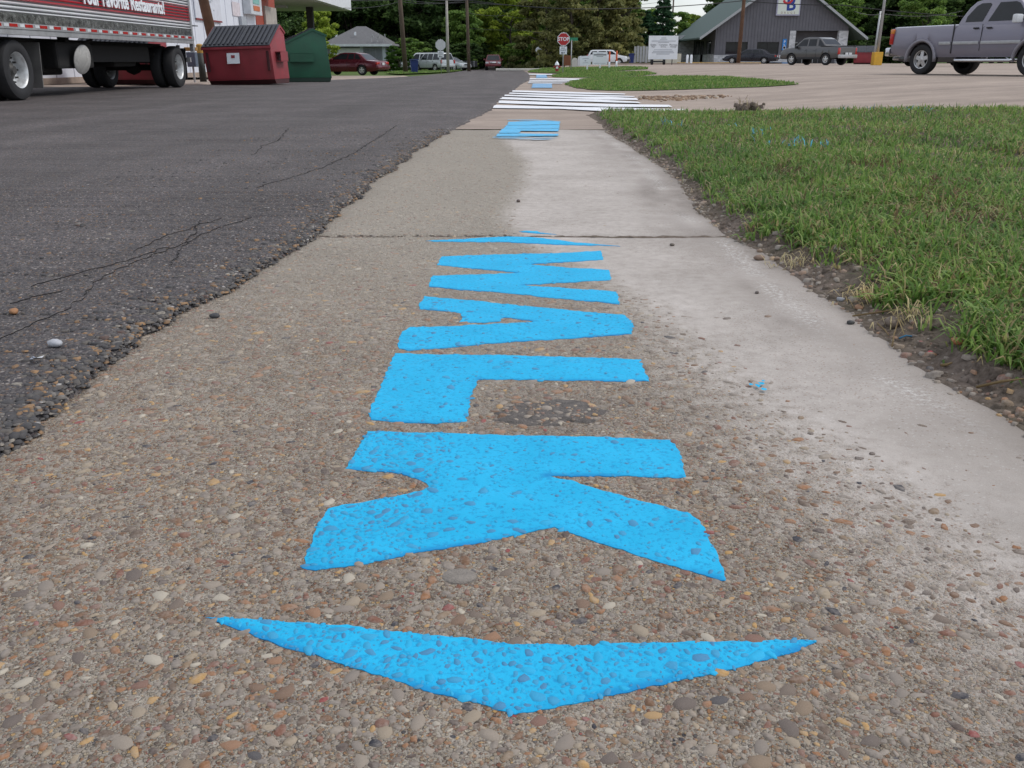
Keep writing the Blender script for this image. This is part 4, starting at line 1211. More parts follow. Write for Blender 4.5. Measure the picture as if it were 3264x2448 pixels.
P_pick = paint('dusty_lilac_grey_paint', (0.20, 0.19, 0.235), .4, .2)
pick = dict(L=5.4, W=1.92, zb=.44, taper=.06, tw=.26, wt=.70, wb=.90,
    top=[(-2.75, 1.14), (-2.72, 1.22), (-.66, 1.23), (1.5, 1.20), (1.8, 1.16), (2.6, 1.08), (2.75, .95)],
    cabin=[(-.62, 1.17), (-.56, 1.36), (-.42, 1.62), (-.28, 1.75), (-.05, 1.80), (.62, 1.81), (.92, 1.76), (1.62, 1.17)],
    win=[[(-.40, 1.27), (.10, 1.27), (.20, 1.66), (.14, 1.70), (-.10, 1.70), (-.22, 1.64), (-.40, 1.40)], [(.26, 1.27), (1.36, 1.27), (1.30, 1.36), (.98, 1.66), (.86, 1.70), (.42, 1.70)]],
    screens=[('windscreen', (1.62, 1.17), (.92, 1.76)), ('rear_window', (-.56, 1.30), (-.36, 1.68))],
    wheels=(-1.60, 1.66, .385), glass=M['glass'],
    boxes=[('bed_gap', (-.64, .957, .88), (.030, .02, .70), M['black']), ('door_seam', (.20, .958, .90), (.012, .012, .62), M['black']), ('door_seam', (1.42, .955, .90), (.012, .012, .62), M['black']),
           ('door_handle', (.02, .965, 1.12), (.15, .03, .035), M['black']), ('door_handle', (.40, .965, 1.12), (.15, .03, .035), M['black']),
           ('side_moulding', (-.86, .968, .78), (.36, .03, .075), M['galv']), ('side_moulding', (-.22, .968, .78), (.76, .03, .075), M['galv']), ('side_moulding', (.78, .968, .78), (1.10, .03, .075), M['galv']),
           ('tail_light', (-2.70, .86, .97), (.12, .16, .40), M['red_lens']), ('tail_light', (-2.69, .865, 1.10), (.12, .165, .12), M['amber_lens']),
           ('bumper', (-2.80, 0, .58), (.16, 1.86, .22), M['chrome']), ('bumper', (2.74, 0, .56), (.16, 1.86, .24), M['chrome']), ('number_plate', (-2.885, 0, .62), (.02, .31, .16), M['plate']),
           ('side_mirror', (1.22, 1.06, 1.30), (.14, .22, .19), M['plate']), ('headlight', (2.72, .70, .86), (.08, .36, .20), M['clear_lens']), ('grille', (2.75, 0, .84), (.06, .95, .22), M['black'])])
PKY = 24.3
def on(px, Y): 
    x = px_x(px, Y); return (x, Y, Hf(x, Y))
pk = vehicle('pickup_truck', 'dusty lilac-grey extended-cab pickup with chrome side step, right foreground of the lot', 'pickup truck', (11.96, 23.25, Hf(12, 23.5)), R(-66), pick, P_pick)
pk.scale = (.96, .96, .96)
for sg in (1, -1):
    MB().tube([(-.5, sg * .93, .40), (-.42, sg * 1.0, .36), (1.15, sg * 1.0, .36), (1.22, sg * .93, .40)], .04, 10).build('side_step', M['chrome'], pk, smooth=True)
    for xw in (-1.60, 1.66):
        a_ = np.linspace(-.12, math.pi + .12, 16)
        MB().tube([(xw + .475 * math.cos(a), sg * .955, .385 + .475 * math.sin(a)) for a in a_], .045, 8).build('wheel_arch_flare', mat('flare_grey', (0.24, 0.23, 0.26), .4, metal=.3), pk, smooth=True)

# grey sport-utility pickup by the store
P_av = paint('graphite_paint', (0.085, 0.083, 0.085), .35, .15)
aval = dict(L=5.63, W=2.0, zb=.46, taper=.05, tw=.28, wt=.76, wb=.96,
    top=[(-2.81, 1.20), (-2.78, 1.32), (-.9, 1.32), (1.2, 1.30), (1.6, 1.28), (2.6, 1.18), (2.81, .95)],
    cabin=[(-1.72, 1.28), (-1.45, 1.42), (-.90, 1.86), (-.60, 1.96), (.35, 1.98), (.72, 1.92), (1.5, 1.28)],
    win=[[(-1.42, 1.36), (-.82, 1.36), (-.76, 1.82), (-.88, 1.80)], [(-.62, 1.36), (.12, 1.36), (.16, 1.84), (-.56, 1.84)], [(.24, 1.36), (1.22, 1.36), (.78, 1.78), (.66, 1.84), (.28, 1.84)]],
    screens=[('windscreen', (1.5, 1.28), (.72, 1.92)), ('rear_window', (-1.45, 1.42), (-.90, 1.86))],
    wheels=(-1.62, 1.68, .42),
    boxes=[('tail_light', (-2.77, .90, .98), (.12, .17, .46), M['red_lens']), ('bed_rail', (-1.9, .93, 1.34), (1.7, .10, .06), M['black']), ('tailgate_cap', (-2.78, 0, 1.34), (.10, 1.8, .05), M['black']), ('bumper', (-2.84, 0, .62), (.16, 1.96, .24), M['galv']), ('number_plate', (-2.90, -.2, .80), (.02, .31, .16), M['plate']),
           ('rocker_cladding', (0, .985, .50), (2.3, .05, .16), M['black']), ('door_seam', (-.70, 1.0, .85), (.012, .012, .6), M['black']), ('door_seam', (.20, 1.0, .85), (.012, .012, .6), M['black']),
           ('door_handle', (-.50, 1.005, 1.06), (.16, .03, .035), P_av), ('door_handle', (.38, 1.005, 1.06), (.16, .03, .035), P_av),
           ('side_mirror', (1.10, 1.12, 1.28), (.14, .24, .20), M['black']), ('headlight', (2.76, .72, .84), (.1, .4, .22), M['clear_lens']), ('bumper', (2.80, 0, .55), (.14, 1.9, .22), P_av), ('grille', (2.80, 0, .82), (.06, .9, .2), M['black']), ('roof_rail', (-.1, .70, 1.92), (1.2, .04, .04), M['black'])])
vehicle('utility_truck', 'graphite grey crew-cab utility truck parked before the store entrance', 'truck', on(1762, 72), R(121), aval, P_av)

# long dark sedan at the store front
P_navy = mat('navy_paint', (0.006, 0.007, 0.016), .28, var=.1, coat=.15)
def sedan(L=5.3, W=1.9, Hh=1.45, rw=.33):
    a = L / 2
    return dict(L=L, W=W, zb=.23, taper=.12, tw=.21, wt=.56, wb=W / 2 - .06,
        top=[(-a, .72), (-a + .08, .90), (-a + 1.0, .98), (-.9, .97), (1.1, .97), (a - .3, .80), (a, .58)],
        cabin=[(-a + .78, .95), (-a + 1.35, Hh - .08), (-a + 1.75, Hh), (-.35 + .45, Hh), (.42, Hh - .05), (1.25, .94)],
        win=[[(-a + 1.22, 1.01), (-a + 1.50, Hh - .12), (-a + 1.72, Hh - .08), (-a + 1.66, 1.01)], [(-a + 1.74, 1.01), (-a + 1.80, Hh - .08), (-.30, Hh - .08), (-.26, 1.01)], [(-.18, 1.01), (-.22, Hh - .08), (.30, Hh - .09), (.40, Hh - .14), (.98, 1.01)]],
        screens=[('windscreen', (1.25, .94), (.42, Hh - .05)), ('rear_window', (-a + .78, .95), (-a + 1.35, Hh - .08))],
        wheels=(-a + 1.15, a - .95, rw),
        boxes=[('tail_light', (-a + .06, W / 2 - .28, .76), (.12, .42, .17), M['red_lens']), ('bumper', (-a - .02, 0, .50), (.16, W * .93, .20), None), ('bumper', (a, 0, .46), (.16, W * .93, .20), None), ('number_plate', (-a - .03, 0, .72), (.02, .31, .15), M['plate']),
               ('headlight', (a - .05, W / 2 - .30, .64), (.10, .40, .15), M['clear_lens']), ('side_mirror', (.86, W / 2 + .06, 1.02), (.12, .18, .12), None), ('door_handle', (-.42, W / 2, .86), (.16, .03, .03), None), ('door_seam', (-.22, W / 2 - .005, .62), (.012, .012, .5), M['black']),
               ('side_moulding', (-.1, W / 2, .55), (2.0, .03, .05), None), ('grille', (a - .01, 0, .64), (.06, .55, .14), M['black'])])
def fill(s, p, bump_=None):
    s = dict(s); s['boxes'] = [(n, c, d, m if m is not None else (bump_ if (bump_ and n in ('bumper', 'side_moulding')) else p)) for n, c, d, m in s['boxes']]; return s
vehicle('sedan', 'long navy sedan parked at the store front behind the brown pole', 'car', on(1620, 99), R(155), fill(sedan(5.4, 1.95, 1.45), P_navy), P_navy)
P_mar = paint('maroon_paint', (0.12, 0.012, 0.025), .25, .08)
vehicle('sedan', 'maroon sedan parked left of the road in front of the grey house', 'car', (px_x(758, 64), 64, Hf(px_x(758, 64), 64)), R(160), fill(sedan(4.95, 1.85, 1.44), P_mar), P_mar)
P_dk = paint('charcoal_paint', (0.03, 0.03, 0.033), .3, .08)
vehicle('sedan', 'dark car whose wheels show beneath the tail of the lilac-grey pickup', 'car', (px_x(2022, 58), 58, Hf(20, 58)), R(170), fill(sedan(4.8, 1.82, 1.4), P_dk), P_dk)

def suv(L=4.85, W=1.86, Hh=1.80):
    a = L / 2
    return dict(L=L, W=W, zb=.36, taper=.09, tw=.23, wt=.66, wb=W / 2 - .04,
        top=[(-a, .90), (-a + .05, 1.06), (-.9, 1.07), (1.0, 1.07), (a - .3, .95), (a, .72)],
        cabin=[(-a + .06, 1.03), (-a + .30, Hh - .06), (-a + .55, Hh), (.30, Hh), (.55, Hh - .05), (1.22, 1.03)],
        win=[[(-a + .28, 1.12), (-a + .48, Hh - .14), (-1.12, Hh - .12), (-1.06, 1.12)], [(-.96, 1.12), (-.98, Hh - .12), (-.20, Hh - .12), (-.16, 1.12)], [(-.08, 1.12), (-.10, Hh - .12), (.38, Hh - .13), (.50, Hh - .18), (.98, 1.12)]],
        screens=[('windscreen', (1.22, 1.03), (.55, Hh - .05)), ('rear_window', (-a + .06, 1.08), (-a + .30, Hh - .06))],
        wheels=(-a + .98, a - .92, .37),
        boxes=[('tail_light', (-a + .02, W / 2 - .10, .94), (.12, .16, .34), M['red_lens']), ('bumper', (-a - .03, 0, .56), (.16, W * .95, .24), None), ('bumper', (a, 0, .54), (.16, W * .95, .24), None), ('number_plate', (-a - .01, 0, .86), (.05, .31, .15), M['plate']),
               ('headlight', (a - .05, W / 2 - .26, .80), (.10, .34, .18), M['clear_lens']), ('side_mirror', (.92, W / 2 + .08, 1.14), (.12, .2, .16), None), ('door_handle', (-.36, W / 2, .98), (.16, .03, .03), M['black']), ('door_handle', (-1.08, W / 2, .98), (.16, .03, .03), M['black']), ('door_seam', (-.12, W / 2 - .004, .76), (.012, .012, .6), M['black']),
               ('grille', (a - .0, 0, .82), (.06, .7, .18), M['chrome']), ('roof_rail', (-.6, .58, Hh + .03), (1.7, .04, .04), M['black'])])
P_sil = paint('silver_paint', (0.42, 0.45, 0.46), .3, .1)
P_wht = paint('white_paint', (0.72, 0.74, 0.76), .3, .06, metal=0)
sx1 = px_x(936, 96)
vehicle('suv', 'silver SUV with red tail lights parked behind the back of the left stop sign', 'car', (sx1, 96, Hf(sx1, 96)), R(132), fill(suv(), P_sil, P_sil), P_sil)
x1 = px_x(914, 104)
vehicle('suv', 'white SUV with only its roof showing behind the silver SUV', 'car', (x1, 104, Hf(x1, 104)), R(150), fill(suv(5.0, 1.9, 1.86), P_wht), P_wht)
x1 = px_x(972, 103)
vehicle('sedan', 'pale silver sedan nosing out beyond the silver SUV', 'car', (x1, 103, Hf(x1, 103)), R(-38), fill(sedan(4.7, 1.8, 1.42), P_sil), P_sil)
x1 = px_x(1066, 108)
P_van = paint('dark_red_van_paint', (0.16, 0.022, 0.03), .25, .06)
van = vehicle('minivan', 'dark red minivan driving towards the camera far down the road', 'car', (x1, 108, Hf(x1, 108) + .034), R(-90), fill(suv(4.7, 1.86, 1.68), P_van), P_van)
x1 = px_x(1314, 100)
vehicle('suv', 'white SUV with black trim standing behind the white notice boards', 'car', (x1, 100, Hf(x1, 100) - .2), R(-14), fill(suv(4.3, 1.85, 1.58), P_wht, M['black']), P_wht)

# small dark utility trailer beside the far-left cars
x1 = px_x(1000, 108)
t = empty('utility_trailer', (x1, 108, Hf(x1, 108)), R(8), 'low dark utility trailer at the edge of the woods left of the road', 'trailer')
MB().box((0, 0, .72), (3.2, 1.7, .62)).build('box', M['black'], t, bevel=.03)
for k in (-1.2, -.4, .4, 1.2): MB().box((k, -.87, .72), (.05, .04, .66)).build('post', M['galv'], t)
for sg in (1, -1): wheel(t, -.2, sg * .8, .32, .2, sg)

# ------------------------------------------------------------------ box trailer, left
M['corr'] = mat('ribbed_aluminium', (0.80, 0.81, 0.83), .40, metal=.25, var=.03, scale=1, dirt=.05, dirtc=(.3, .29, .28))
M['corr_red'] = mat('red_livery', (0.55, 0.018, 0.038), .32, metal=.0, var=.05, scale=1, dirt=.06, dirtc=(.25, .06, .06), coat=.3)
M['rail'] = mat('scuffed_rail', (0.42, 0.42, 0.43), .42, metal=.55, var=.12, scale=3, dirt=.4, dirtc=(.2, .19, .18), streak=True)
TX, TY1, TY0 = -7.9, 23.5, 9.7
TL = TY1 - TY0
tr = empty('box_trailer', (TX, TY1, 0), 0, 'ribbed silver box trailer with red lettered band parked at the left roadside', 'trailer')
tr.scale = (.92, .92, .92)
yc = -TL / 2
MB().box((-1.28, yc, 2.60), (2.5, TL, 2.62)).build('box', mat('dark_reflection_metal', (0.12, 0.12, 0.125), .45, metal=.3, var=.15), tr, bevel=.02)  # dark grooves between pale ribs paint in the reflected ground and sky
def rib(z0, z1, name, mt, deep=.045):
    P = [(0, z0 + .002), (deep, z0 + (z1 - z0) * .46), (deep * .8, z0 + (z1 - z0) * .60), (0, z1 - .001)]
    MB().prism(P, -TL + .05, -.09, lambda u, v, w: (u - .03, w, v)).build(name, mt, tr)
z = 1.475
k = 0
while z < 2.9:
    red = 1.70 < z + .03 < 2.03
    rib(z, z + .044, 'rib', M['corr_red'] if red else M['corr'])
    z += .070
MB().box((-.004, yc - .03, 1.392), (.05, TL - .1, .155)).build('scuff_plate', mat('blotched_reflection', (0.24, 0.24, 0.23), .22, metal=.85, var=.55, scale=9, dirt=.75, dirtc=(0.75, 0.75, 0.74)), tr)  # white and dark blotches paint tree reflections into the plate colour
MB().box((.008, yc, 1.262), (.07, TL, .10)).build('upper_rail', M['rail'], tr, bevel=.006)
MB().box((-.002, yc, 1.165), (.06, TL, .092)).build('lower_rail', M['rail'], tr, bevel=.006)
for i in range(26):
    y = -.35 - i * .52
    if y < -TL + .3: break
    MB().box((.046, y, 1.272), (.006, .26, .05)).build('reflector', M['red_lens'], tr)
    MB().box((.0455, y - .23, 1.272), (.006, .15, .05)).build('reflector', M['plate'], tr)
for i in range(60):
    y = -.2 - i * .22
    MB().lathe([(0, .03), (.012, .028), (.014, .02)], 6, 'x', (0, y, 1.165)).build('rivet', M['galv'], tr)
MB().box((-.02, -.04, 2.50), (.10, .09, 2.85)).build('corner_post', M['rail'], tr, bevel=.01)
MB().box((-.03, -.02, 1.02), (.10, .12, .20)).build('corner_foot', M['rail'], tr, bevel=.01)
lettering('Your Favorite Restaurants!', .41, M['white'], tr, (.024, -4.15, 1.90), (R(90), 0, R(90)), bold=.010, depth=.012)
MB().box((-1.25, yc, 1.06), (1.1, TL - 1, .10)).build('floor_frame', M['under'], tr)
for xx in (-.85, -1.65): MB().box((xx, yc, .93), (.10, TL - 1.2, .2)).build('frame_rail', M['under'], tr)
for ya in (-1.0, -9.0):
    MB().tube([(-.5, ya, .53), (-2.1, ya, .53)], .08, 10).build('axle', M['under'], tr)
    MB().lathe([(0, -.17), (.12, -.16), (.19, 0), (.12, .16), (0, .17)], 14, 'x', (-1.3, ya, .53)).build('differential', M['under'], tr, smooth=True)
    MB().box((-1.3, ya, .76), (1.5, .9, .24)).build('suspension', M['under'], tr)
    for xx, sd in ((-.22, 1), (-.55, 0), (-2.02, 0), (-2.35, -1)):
        w_ = empty('tmp', (0, 0, 0))
        wo = wheel(w_, 0, 0, .51, .28, 1 if sd >= 0 else -1, 'deep')
        wo.parent = tr; wo.rotation_euler = (0, 0, R(-90)); wo.location = (xx, ya, .545)
        bpy.data.objects.remove(w_)
MB().box((-.45, -8.1, .62), (.62, .02, .80), Matrix.Rotation(R(-8), 3, 'X')).build('mud_flap', mat('grey_flap', (0.13, 0.125, 0.12), .7, var=.2), tr)
MB().box((-.45, -.30, .62), (.62, .02, .78), Matrix.Rotation(R(-6), 3, 'X')).build('mud_flap', M['black'], tr)
for xx in (-.42, -2.1):
    MB().box((xx, -6.5, .88), (.16, .16, .62)).build('landing_leg', M['under'], tr)
    MB().tube([(xx, -6.5, .88), (xx, -5.2, 1.12)], .03, 6).build('leg_brace', M['under'], tr)
o = MB().lathe([(0, .03), (.05, .035), (.06, .02), (.28, .015), (.29, 0), (.28, -.012), (0, -.012)], 24).build('landing_foot', mat('pale_steel_foot', (0.45, 0.44, 0.42), .6, metal=.2, var=.2, scale=8, dirt=.4), tr, smooth=True)
o.location = (-.16, -6.35, .72); o.rotation_euler = (R(-80), 0, R(82))
o = MB().lathe([(0, .015), (.28, .015), (.29, 0), (.28, -.012), (0, -.012)], 20).build('landing_foot', M['under'], tr)
o.location = (-2.1, -6.5, .56)
MB().box((-1.25, -7.0, .72), (1.3, .9, .5)).build('air_tank', M['under'], tr, bevel=.1)
MB().box((-1.25, -3.6, .84), (1.5, 3.4, .34)).build('slider_frame', M['under'], tr)
MB().box((-1.35, -2.9, .74), (1.3, 1.3, .36)).build('air_bag_frame', M['under'], tr, bevel=.08)
MB().box((-1.25, -6.3, .80), (1.9, 1.6, .50)).build('tractor_frame', M['under'], tr, bevel=.06)
MB().box((-1.5, -9.6, .72), (1.7, 1.4, .62)).build('fuel_tank', M['under'], tr, bevel=.15)
MB().box((-2.42, yc, .98), (.05, TL - 1.5, .30)).build('far_skirt', M['under'], tr)
MB().box((-1.9, -4.9, .66), (.8, .9, .52)).build('battery_box', M['under'], tr, bevel=.05)
MB().box((-1.25, -.05, .72), (2.3, .10, .12)).build('rear_bumper', M['rail'], tr)
for xx in (-.4, -2.1): MB().box((xx, -.06, .92), (.08, .08, .34)).build('bumper_post', M['rail'], tr)

# ------------------------------------------------------------------ dumpsters
M['lid'] = mat('black_lid_plastic', (0.020, 0.022, 0.030), .42, var=.25, scale=5, dirt=.25, dirtc=(.06, .06, .065))
def dumpster(loc, rz, body, dark, label, open_lid=False, sc_=1.0):
    t = empty('dumpster', loc, rz, label, 'dumpster', 'metal dumpsters at the left roadside')
    W, D = 1.86, 1.36        # front looks along -Y
    prof = [(-D / 2 + .10, 0.14), (-D / 2 - .02, .98), (.30, 1.50), (.62, 1.34), (D / 2 + .04, .14)]
    MB().prism(prof, -W / 2, W / 2, lambda u, v, w: (w, u, v)).build('bin', body, t, bevel=.015, angle=30)
    b2 = [(-D / 2 + .24, 0.02), (-D / 2 + .09, .18), (D / 2 + .05, .18), (D / 2 + .0, .02)]
    MB().prism(b2, -W / 2 + .012, W / 2 - .012, lambda u, v, w: (w, u, v)).build('base', dark, t, bevel=.01)
    MB().box((0, -D / 2 - .03, .96), (W + .06, .07, .07)).build('rim', body, t, bevel=.012)
    a = Vector((0, -D / 2 - .04, 1.005)); b = Vector((0, .31, 1.525)); d = (b - a)
    ang = math.atan2(d.z, d.y)
    rot = Matrix.Rotation(ang, 3, 'X')
    c = (a + b) / 2
    for sg in (-1, 1):
        lid = MB().box((sg * W * .252, c.y, c.z + .01), (W * .497, d.length + .06, .035), rot).build('lid', M['lid'], t, bevel=.008)
        for k in range(7):
            xx = sg * W * .252 + (k - 3) * W * .066
            up = rot @ Vector((0, 0, .035))
            MB().box((xx, c.y + up.y, c.z + up.z + .008), (.055, d.length * .94, .03), rot).build('lid_rib', M['lid'], lid, bevel=.012)
    for sg in (-1, 1):
        xx = sg * (W / 2 + .075)
        mb = MB()
        mb.box((xx, -.02, .84), (.15, .62, .02)).box((xx, -.02, .60), (.15, .62, .02)).box((xx + sg * .068, -.02, .72), (.014, .62, .24))
        mb.build('fork_pocket', body, t)
        MB().box((sg * (W / 2 - .10), -D / 2 + .015, .62), (.07, .05, .5)).build('stiffener', dark, t, bevel=.01)
        MB().prism([(-D / 2 - .05, .94), (-D / 2 - .05, 1.0), (.30, 1.54), (.66, 1.37), (.66, 1.31), (.30, 1.47)], sg * (W / 2 - .01), sg * (W / 2 + .02), lambda u, v, w: (w, u, v)).build('side_trim', body, t)
    return t
D_red = mat('faded_red_steel', (0.28, 0.036, 0.048), .55, var=.15, scale=2.5, dirt=.4, dirtc=(0.12, 0.05, 0.045), streak=True)
D_rdk = mat('dark_red_steel', (0.055, 0.012, 0.014), .7, var=.2, scale=2.5)
D_grn = mat('dark_green_steel', (0.010, 0.085, 0.045), .5, var=.2, scale=2.0, dirt=.4, dirtc=(0.03, 0.085, 0.055), streak=True)
D_gdk = mat('deep_green_steel', (0.006, 0.028, 0.017), .6, var=.2)
x1 = -7.30
d1 = dumpster((x1, 26.0, .0), R(-4), D_red, D_rdk, 'red dumpster with black ribbed lid and white sticker at the road edge')
MB().box((-.10, -.735, .70), (.34, .02, .27), Matrix.Rotation(R(-8), 3, 'X')).build('sticker', M['white'], d1)
MB().box((-.10, -.748, .745), (.10, .01, .07), Matrix.Rotation(R(-8), 3, 'X')).build('sticker_print', D_red, d1)
d2 = dumpster((-6.95, 31.2, -.03), R(-76), D_grn, D_gdk, 'dark green dumpster standing behind the red dumpster')
d2.scale = (1.0, 1.22, 1.06)
d1.rotation_euler = (0, R(-1.6), R(-4))
dumpster((-10.35, 25.2, .03), R(0), D_red, D_rdk, 'red dumpster glimpsed under the box trailer')

d3 = dumpster(on(1866, 84), R(-20), D_red, D_rdk, 'red dumpster behind the lot between the graphite truck and the yellow pole base')
d3['group'] = 'dumpsters'

# ------------------------------------------------------------------ signs and street furniture on the right
def octagon(r): return [(r * math.cos(a), r * math.sin(a)) for a in (np.arange(8) + .5) * math.pi / 4]
def stop_sign(loc, face, label, h, back=False):
    t = empty('stop_sign', loc, face, label, 'stop sign', 'stop signs')
    MB().tube([(0, .03, 0), (0, .03, h)], .032, 8).build('post', M['galv'], t, smooth=True)
    r = .41
    zc = h - .41
    fr = MB().prism(octagon(r), 0, .008, lambda u, v, w: (u, w, v + zc)).build('sign_plate', mat('sign_back_aluminium', (0.55, 0.57, 0.58), .5, metal=.2) if back else M['white'], t)
    if not back:
        MB().prism(octagon(r * .92), -.004, .0, lambda u, v, w: (u, w, v + zc)).build('red_face', mat('stop_red', (0.42, 0.015, 0.02), .4, var=.06), fr)
        lettering('STOP', .30, M['white'], fr, (0, -.006, zc), (R(90), 0, 0), bold=.008, depth=.002)
    MB().box((0, 0, zc - .66), (.46, .01, .46)).build('all_way_plate', M['white'], t)
    lettering('ALL', .17, M['ink'], t, (0, -.012, zc - .53), (R(90), 0, 0), depth=.002)
    lettering('WAY', .17, M['ink'], t, (0, -.012, zc - .67), (R(90), 0, 0), depth=.002)
    mb = MB(); mb.box((.03, -.009, zc - .81), (.2, .006, .045)); mb.add([(-.16, -.012, zc - .81), (-.05, -.012, zc - .74), (-.05, -.012, zc - .88), (-.16, -.006, zc - .81), (-.05, -.006, zc - .74), (-.05, -.006, zc - .88)], [(0, 1, 2), (5, 4, 3), (0, 3, 4, 1), (1, 4, 5, 2), (2, 5, 3, 0)])
    mb.build('arrow', M['ink'], t)
    return t
stop_sign(on(1216, 60), 0, 'red STOP sign with ALL WAY plate on the right grass verge', 2.45)
stop_sign((px_x(953, 72), 72, Hf(px_x(953, 72), 72)), R(4), 'stop sign seen from its pale blank back on the left of the road', 2.48, back=True)
t = empty('street_name_sign', on(1233.5, 63), 0, 'green street name sign on a thin post beside the stop sign', 'sign')
MB().tube([(0, 0, 0), (0, 0, 1.95)], .03, 8).build('post', M['galv'], t, smooth=True)
MB().box((-.02, 0, 2.03), (.86, .012, .2)).build('blade', mat('street_green', (0.01, 0.20, 0.10), .4), t)
MB().box((0, 0, 1.96), (.07, .05, .06)).build('bracket', M['galv'], t)

def hydrant(loc):
    t = empty('fire_hydrant', loc, 0, 'red fire hydrant with white bonnet near the stop sign', 'hydrant')
    rd = mat('hydrant_red', (0.30, 0.02, 0.025), .5, var=.15)
    MB().lathe([(.17, 0), (.17, .04), (.12, .05), (.115, .42), (.145, .43), (.145, .47), (.12, .48)], 16).build('barrel', rd, t, angle=40)
    MB().lathe([(.15, .48), (.15, .51), (.13, .58), (.09, .66), (.04, .70), (.035, .76), (0, .77)], 16).build('bonnet', M['white'], t, angle=40)
    for sg in (-1, 1): MB().lathe([(.055, 0), (.055, .10), (.065, .10), (.065, .15), (0, .15)], 10, 'x', (0, 0, 0)).build('side_nozzle', rd, t).matrix_local = Matrix.Translation((sg * .10, 0, .36)) @ Matrix.Rotation(0 if sg > 0 else math.pi, 4, 'Z')
    MB().lathe([(.07, 0), (.07, -.10), (.085, -.10), (.085, -.16), (0, -.16)], 12, 'y', (0, -.10, .32)).build('pumper_nozzle', M['white'], t)
hydrant(on(1203, 66))

def board(loc, w, h, z0, label, lines, rz=0, tilt=0):
    t = empty('notice_board', loc, rz, label, 'sign', 'white notice boards on the verge')
    rot = Matrix.Rotation(tilt, 3, 'Y')
    MB().box((0, 0, z0 + h / 2), (w, .03, h), rot).build('panel', M['white'], t, bevel=.004)
    MB().box((.02 if tilt == 0 else .12, .0, z0 / 2 + .0), (.09, .09, z0)).build('post', M['white'], t)
    for (zz, ww, hh, mt) in lines:
        MB().box((0, -.018, z0 + h * zz), (w * ww, .006, h * hh), rot).build('print_line', mt, t)
    return t
g_, k_ = M['ink_grey'], M['ink']
board(on(1264, 58), .66, .56, .34, 'smaller tilted white notice board left of the larger one', [(.72, .6, .05, g_), (.5, .15, .1, g_), (.3, .5, .03, g_)], tilt=R(-4))
board(on(1295, 57), .90, .72, .30, 'larger white notice board with printed lines beside the orange posts', [(.88, .45, .03, g_), (.78, .86, .07, k_), (.66, .45, .06, g_), (.12, .8, .03, g_)])
o_mat = mat('orange_marker', (0.62, 0.10, 0.02), .5, var=.1)
for px, lab in ((1315.6, 'orange and white marker post next to the larger notice board'), (1331, 'orange and white marker post farther right, by the white SUV')):
    t = empty('marker_post', on(px, 56), 0, lab, 'post', 'orange and white marker posts')
    MB().lathe([(.055, 0), (.055, .42)], 12).build('white_sleeve', M['white'], t, smooth=True)
    MB().lathe([(.05, .42), (.05, .96), (.03, 1.0), (0, 1.0)], 12).build('orange_sleeve', o_mat, t, angle=40)

# portable message sign
X0 = on(1430, 78)
t = empty('message_sign', X0, R(2), 'large white portable message sign with rows of text near the store', 'sign')
SW, SH = 2.42, 1.82
MB().box((0, 0, .42 + SH / 2), (SW, .12, SH)).build('panel', M['white'], t, bevel=.01)
MB().box((-.35, .1, .25), (.9, .8, .12)).build('trailer_frame', M['black'], t)
for sg in (-.5, .5):
    MB().lathe([(.22, -.08), (.22, .08)], 16, 'x', (-.35 + sg, .1, .22)).build('wheel', M['rubber'], t)
for xx in (-.8, .8): MB().box((xx, .0, .21), (.06, .06, .42)).build('leg', M['black'], t)
yy = -.066
for zz, ww, hh in ((1.70, .42, .05), (1.58, .6, .03), (1.46, 2.0, .045), (1.36, .9, .045), (.78, 1.5, .035), (.66, 1.7, .05), (.54, 1.85, .05), (.44 + .0, 1.1, .05)):
    MB().box((0, yy, .42 + zz * .98 - .02), (ww, .01, hh)).build('print_line', g_, t)
for xx, a, b in ((-.83, 'Quality', 'Meat'), (0, 'Complete', 'Service'), (.83, 'Pharmacy', 'Friendly')):
    lettering(a, .17, k_, t, (xx, yy, .42 + 1.12), (R(90), 0, 0), depth=.004); lettering(b, .15, k_, t, (xx, yy, .42 + .97), (R(90), 0, 0), depth=.004)

# blue wheeled bins
def bin_(loc, label, rz=0):
    t = empty('wheelie_bin', loc, rz, label, 'bin', 'blue wheeled bins')
    bl = mat('blue_bin_plastic', (0.012, 0.03, 0.15), .5, var=.15)
    V = []
    for z, hx, hy in ((.06, .24, .27), (.98, .31, .36)): V += [(-hx, -hy, z), (hx, -hy, z), (hx, hy, z), (-hx, hy, z)]
    MB().add(V, [(3, 2, 1, 0), (4, 5, 6, 7)] + [(i, (i + 1) % 4, (i + 1) % 4 + 4, i + 4) for i in range(4)]).build('tub', bl, t, bevel=.02)
    MB().box((0, 0, 1.02), (.68, .80, .07)).build('lid', bl, t, bevel=.025)
    MB().tube([(-.25, .40, .99), (.25, .40, .99)], .02, 6).build('handle', bl, t)
    for sg in (-1, 1): MB().lathe([(.10, -.03), (.10, .03)], 14, 'x', (sg * .25, .28, .10)).build('wheel', M['rubber'], t)
x1 = px_x(895, 76); bin_((x1, 76, Hf(x1, 76)), 'dark blue wheeled bin on the left verge by the silver SUV', R(12))
bin_(on(1363, 104), 'small blue wheeled bin under the cypresses on the right', R(-5))

